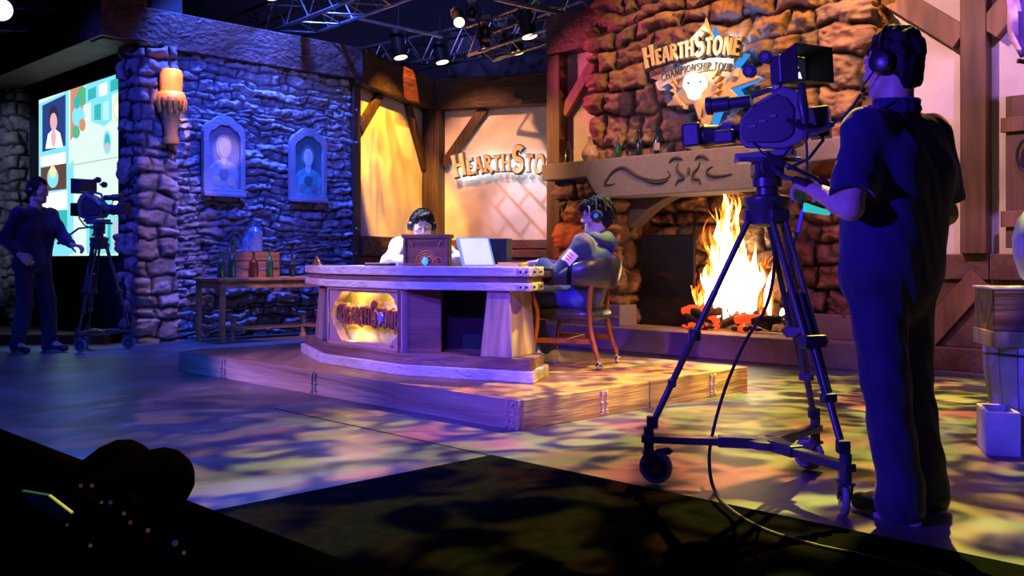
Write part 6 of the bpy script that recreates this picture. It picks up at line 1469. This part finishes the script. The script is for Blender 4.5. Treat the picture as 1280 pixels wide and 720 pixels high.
# clutter of connectors under the lamps
R3 = random.Random(8)
cb = thing('cable_bundle', 'dark tangle of cables and tiny coloured indicator lights under the barrier lamps', 'cables', tuple(P(170,660,1.3)))
mb = MB()
for i in range(16):
    x, y = R3.uniform(70, 190), R3.uniform(625, 700); mb.tube(smoothpts([P(x+R3.uniform(-30,30), y+R3.uniform(-20,30), 1.25+R3.uniform(0,.05)) for _ in range(4)], 5), .0045, 6)
mb.build('cables', M_UNLIT, cb, smooth=True)
cols_ = [(1,.25,.25), (.9,.4,.35), (.35,.2,1), (.9,.55,.4), (.6,.5,.45)]
for i, (x, y, r_) in enumerate(((101,607,2.5),(115,607,2.5),(138,628,2.5),(127,628,2),(155,642,2.5),(163,653,2.5),(185,663,3),(219,679,4),(230,691,2.5),(113,682,2.5),(84,656,2))):
    MB().sph(P(x, y, 1.24), r_*1.24/FPX, 10, 8).build('indicator', bpy.data.materials.get('ind_%d' % (i % 5)) or glow('ind_%d' % (i % 5), cols_[i % 5], .05), cb, smooth=True)
sh2 = tag(MB().prism([(20,616),(55,622),(85,645),(78,656),(50,645),(28,630)], 0, .01, Matrix(((1.22/FPX,0,0,-640*1.22/FPX),(0,0,-1,1.24),(0,-1.22/FPX,0,EYE+HORY*1.22/FPX),(0,0,0,1)))).build('blue_sheet', mat('blue_gel', (.02,.10,.22), .4), bevel=.002), 'dim blue plastic sheet hanging under the barrier', 'sheet')
# ================= camera, world, light
cam = bpy.data.cameras.new('camera'); co = bpy.data.objects.new('camera', cam); COL.objects.link(co)
co.location = (0, 0, EYE); co.rotation_euler = (math.radians(90), 0, 0)
cam.sensor_fit = 'HORIZONTAL'; cam.sensor_width = 36; cam.lens = FPX/1280*36; cam.shift_y = -(360-HORY)/1280; cam.clip_start = .05; cam.clip_end = 100
SC.camera = co
w = bpy.data.worlds.new('world'); SC.world = w; w.use_nodes = True; w.node_tree.nodes['Background'].inputs[0].default_value = (.02, .02, .08, 1); w.node_tree.nodes['Background'].inputs[1].default_value = .3
SC.view_settings.view_transform = 'Standard'; SC.view_settings.look = 'None'; SC.view_settings.gamma = 1; SC.view_settings.use_curve_mapping = False
SC.view_settings.exposure = 0.15
def spot(name, loc, tgt, col, W, size=40, blend=.4, rad=.06, gobo=None):
    l = bpy.data.lights.new(name, 'SPOT'); l.color = col; l.energy = W; l.spot_size = math.radians(size); l.spot_blend = blend; l.shadow_soft_size = rad
    o = bpy.data.objects.new(name, l); COL.objects.link(o); o.location = loc
    o.rotation_euler = (Vector(tgt)-Vector(loc)).to_track_quat('-Z', 'Y').to_euler()
    if gobo: make_gobo(l, **gobo)
    return o
def make_gobo(l, scale=5, stretch=(1,1,1), lo=.4, hi=.6, dark=.05, cols=None, kind='noise', rot=0, dist=1.5, detail=2, seed=0):
    l.use_nodes = True; N, L = l.node_tree.nodes, l.node_tree.links
    e = next(n for n in N if n.type == 'EMISSION'); tc = N.new('ShaderNodeTexCoord'); sp = N.new('ShaderNodeSeparateXYZ'); L.new(tc.outputs['Normal'], sp.inputs[0])
    ab = N.new('ShaderNodeMath'); ab.operation = 'ABSOLUTE'; L.new(sp.outputs[2], ab.inputs[0])
    dx = N.new('ShaderNodeMath'); dx.operation = 'DIVIDE'; L.new(sp.outputs[0], dx.inputs[0]); L.new(ab.outputs[0], dx.inputs[1])
    dy = N.new('ShaderNodeMath'); dy.operation = 'DIVIDE'; L.new(sp.outputs[1], dy.inputs[0]); L.new(ab.outputs[0], dy.inputs[1])
    cb = N.new('ShaderNodeCombineXYZ'); L.new(dx.outputs[0], cb.inputs[0]); L.new(dy.outputs[0], cb.inputs[1]); cb.inputs[2].default_value = seed
    mp = N.new('ShaderNodeMapping'); mp.inputs['Scale'].default_value = stretch; mp.inputs['Rotation'].default_value = (0, 0, rot); L.new(cb.outputs[0], mp.inputs[0])
    if kind == 'noise':
        nz = N.new('ShaderNodeTexNoise'); nz.inputs['Scale'].default_value = scale; nz.inputs['Detail'].default_value = detail; nz.inputs['Distortion'].default_value = dist; L.new(mp.outputs[0], nz.inputs[0]); f = nz.outputs['Fac']
    elif kind == 'cells':
        nz = N.new('ShaderNodeTexVoronoi'); nz.feature = 'DISTANCE_TO_EDGE'; nz.inputs['Scale'].default_value = scale; L.new(mp.outputs[0], nz.inputs[0]); f = nz.outputs['Distance']
    elif kind == 'bars':
        nz = N.new('ShaderNodeTexBrick'); nz.inputs['Scale'].default_value = scale; nz.inputs['Mortar Size'].default_value = .03; nz.inputs['Mortar Smooth'].default_value = .6; L.new(mp.outputs[0], nz.inputs[0]); nz.inputs['Color1'].default_value = (1,1,1,1); nz.inputs['Color2'].default_value = (.8,.8,.8,1); nz.inputs['Mortar'].default_value = (.0,.0,.0,1); f = nz.outputs['Color']
    mr = N.new('ShaderNodeMapRange'); mr.inputs[1].default_value = lo; mr.inputs[2].default_value = hi; mr.inputs[3].default_value = dark; mr.inputs[4].default_value = 1; L.new(f, mr.inputs[0])
    L.new(mr.outputs[0], e.inputs['Strength'])
    if cols:
        n2 = N.new('ShaderNodeTexNoise'); n2.inputs['Scale'].default_value = scale*.6; n2.inputs['Detail'].default_value = 1; mp2 = N.new('ShaderNodeMapping'); mp2.inputs['Location'].default_value = (3, 7, 2); L.new(mp.outputs[0], mp2.inputs[0]); L.new(mp2.outputs[0], n2.inputs[0])
        r = N.new('ShaderNodeValToRGB'); L.new(n2.outputs['Fac'], r.inputs[0]); E = r.color_ramp.elements; E[0].position = .35; E[1].position = .65; E[0].color = (*cols[0], 1); E[1].color = (*cols[-1], 1)
        for i in range(1, len(cols)-1): x = E.new(.35+.3*i/(len(cols)-1)); x.color = (*cols[i], 1)
        L.new(r.outputs[0], e.inputs['Color'])
def point(name, loc, col, W, rad=.1):
    l = bpy.data.lights.new(name, 'POINT'); l.color = col; l.energy = W; l.shadow_soft_size = rad; o = bpy.data.objects.new(name, l); COL.objects.link(o); o.location = loc; return o
BLUE = (.05, .07, 1); VIO = (.16, .02, 1); WARM = (1, .62, .22); ORANGE = (1, .35, .06); WHITE = (.85, .9, 1)
# blue wash grazing down the ledge-stone wall
for y in (1.9, 3.15):
    spot('wall_wash', S(-6.45, y-.15, 5.0), S(-7.05, y, 2.6), (.05, .11, 1), 1100, 74, .6, .05)
spot('wall_fill', S(-3.4, .6, 4.6), S(-7.1, 2.6, 1.7), (.03, .07, 1), 1100, 48, .6, .08)
spot('pillar_blue', (-7.0, 6.6, 4.6), S(-7.1, .95, 2.0), (.04, .06, 1), 900, 34, .6, .08)
spot('pillar_warm', S(-4.6, 1.8, 4.6), S(-6.9, 1.15, 1.3), (1, .55, .5), 260, 24, .6, .05)
spot('candle_light', S(-5.6, .9, 4.3), S(-6.85, 1.25, 2.8), (1, .45, .0), 620, 13, .5, .03)
spot('edge_pillar_light', S(-9.0, -2.6, 3.6), S(-11.5, .95, 1.9), (.35, .5, 1), 260, 34, .5, .05)
spot('left_floor_blue', (-3.4, 1.2, 5.2), (-2.7, 5.4, 0), (.02, .09, 1), 4200, 62, .7, .08, dict(scale=5, lo=.35, hi=.6, dark=.35, stretch=(1, 2, 1)))
spot('far_op_blue', (-6.9, 8.0, 3.4), (-4.8, 9.9, 1.1), (.07, .03, 1), 120, 34, .6, .08)
# violet-blue side light, low from the side, on the near camera, the operator and the barrel
spot('side_violet', (-3.4, 1.4, 1.9), (1.9, 4.0, 1.15), (.09, .035, 1), 1400, 30, .4, .05)
spot('desk_violet', (-1.1, .6, 3.4), (.15, 6.2, .45), (.13, .03, 1), 2600, 24, .7, .05)
spot('desk_mauve', S(-3.6, -4.2, 3.4), S(-2.4, 0.4, .45), (.75, .32, .85), 1100, 27, .7, .06)
spot('desk_white', S(-4.2, .2, 5.0), S(-2.35, 1.15, 1.0), WHITE, 3200, 15, .6, .04)
spot('player_white', S(-3.0, .9, 5.0), S(-.9, 1.65, 1.1), (.6,.75,1), 1300, 14, .5, .04)
spot('desk_top_white', S(-3.6, -1.4, 4.6), S(-1.9, 1.0, .9), (.75, .7, 1), 500, 24, .7, .05)
# warm patterned light over the stage floor and platform
spot('floor_gobo', S(.5, 3.2, 5.3), S(2.3, 1.0, 0), (1, 1, 1), 6000, 74, .3, .03, dict(scale=15, lo=.45, hi=.57, dark=.03, cols=[(1, .26, .08), (1, .58, .07), (.68, .74, .08), (.9, .62, .08)], dist=1.6, detail=3))
spot('floor_gobo_left', S(-2.2, 3.4, 5.8), (-1.0, 6.5, 0), (1, 1, 1), 1300, 32, .7, .03, dict(scale=22, lo=.47, hi=.57, dark=.02, cols=[(1, .32, .2), (1, .6, .2), (.6, .25, .9)], dist=1.4, detail=3))
spot('platform_side', S(4.6, .9, 2.0), S(0, 1.3, .08), (1, .50, .03), 420, 20, .5, .03)
spot('platform_warm', S(3.2, .2, 4.2), S(-.3, 1.2, .1), (1, .56, .07), 1500, 28, .7, .03, dict(scale=9, lo=.38, hi=.6, dark=.2))
for p_, w_ in zip(SIGN_LAMP, (2.0, 1.6, 1.2)): point('sign_lamp', p_, (1, .66, .16), w_, .02)
# alcove
spot('alcove_yellow', (ALC @ Vector((2.0, -3.6, 4.9))), (ALC @ Vector((0, -1.2, 2.05))), (1, .46, .03), 3600, 31, .4, .03, dict(scale=5, stretch=(3, 1, 1), lo=.3, hi=.65, dark=.30))
spot('alcove_orange', (ALC @ Vector((.9, -3.4, 5.2))), (ALC @ Vector((1.15, 0, 2.0))), (1, .40, .20), 1600, 36, .5, .03, dict(scale=5, lo=.3, hi=.65, dark=.4))
spot('alcove_lattice', (ALC @ Vector((1.5, -4.4, 4.7))), (ALC @ Vector((1.75, 0, 1.55))), (.6, .6, 1), 1500, 18, .8, .03, dict(scale=5, kind='bars', rot=.7, lo=.1, hi=.5, dark=.0))
spot('beam_orange', (ALC @ Vector((1.1, -1.6, 5.0))), (ALC @ Vector((.2, -1.1, 3.55))), (1, .22, .04), 1500, 16, .15, .02)
# chimney
spot('chimney_gold', S(1.0, 2.4, 5.4), S(-1.0, 4.45, 3.5), (1, .50, .10), 1150, 50, .6, .03)
spot('chimney_red', S(-5.2, 3.4, 3.4), S(-3.0, 4.4, 3.0), (1, .12, .25), 260, 46, .7, .03)
spot('chimney_front', S(-2.4, -.5, 5.4), S(-1.8, 4.4, 2.7), (.7, .45, 1), 260, 34, .7, .03)
spot('mantel_soft', S(-2.6, .2, 3.2), S(-1.9, 4.2, 1.9), (.85, .62, .75), 150, 34, .7, .05)
point('emblem_glow', SETM @ hit(912, 62, 1, 4.30), (.05, .25, 1), 9, .03); point('emblem_glow', SETM @ hit(845, 100, 1, 4.30), (.05, .25, 1), 4, .03)
point('emblem_glow_low', SETM @ hit(892, 132, 1, 4.30), (.05, .25, 1), 6, .03)
spot('emblem_white', S(-3.0, .8, 3.5), S(-1.45, 4.2, 2.95), (1, .88, .75), 800, 10, .6, .02)
spot('pier_red', S(-4.5, 3.0, 1.5), S(-3.5, 4.42, .95), (1, .14, .03), 110, 38, .6, .03)
spot('pier_red_right', S(1.2, 3.3, 1.9), S(-.2, 4.42, 1.1), (1, .2, .06), 60, 50, .6, .03)
spot('post_warm', S(-5.2, 2.6, 2.6), S(-4.2, 4.65, 2.0), (1, .42, .14), 300, 50, .6, .03)
point('fire_light', S(-1.55, 4.50, .50), (1, .28, .05), 9, .12)
point('fire_light_low', S(-1.6, 4.80, .75), (1, .42, .06), 90, .06)
# right bay
spot('bay_pink', S(-.6, 1.6, 4.6), S(.9, 4.7, 2.3), (1, .50, .52), 1050, 50, .6, .05, dict(scale=5, lo=.3, hi=.7, dark=.5))
spot('barrel_blue', (1.9, .8, 2.6), (2.75, 5.1, .5), (.07, .07, 1), 700, 20, .5, .04)
spot('table_warm', S(-4.6, 1.2, 3.4), S(-6.3, 2.4, .72), (1, .45, .10), 420, 20, .6, .03)
spot('portrait_soft', S(-4.4, 2.0, 3.0), S(-7.0, 2.02, 2.25), (1, .7, .5), 130, 9, .5, .04)
spot('bay_lilac', S(2.4, 2.4, 4.0), S(1.4, 4.7, 1.5), (.45, .22, 1), 320, 60, .6, .05)
# added fill lights without fixtures: lift the grid, trusses, drapes and room
spot('grid_fill', (-1.5, 9.5, 5.0), (-1.8, 19, 7.2), (.2, .2, 1), 2600, 58, .8, .2)
spot('truss_fill', (-.8, 7.0, 4.2), (-1.5, 13.5, 5.4), (.8, .7, 1), 160, 70, .6, .1)
point('room_fill', (0, -1.5, 5.5), (.18, .16, 1), 60, .8)
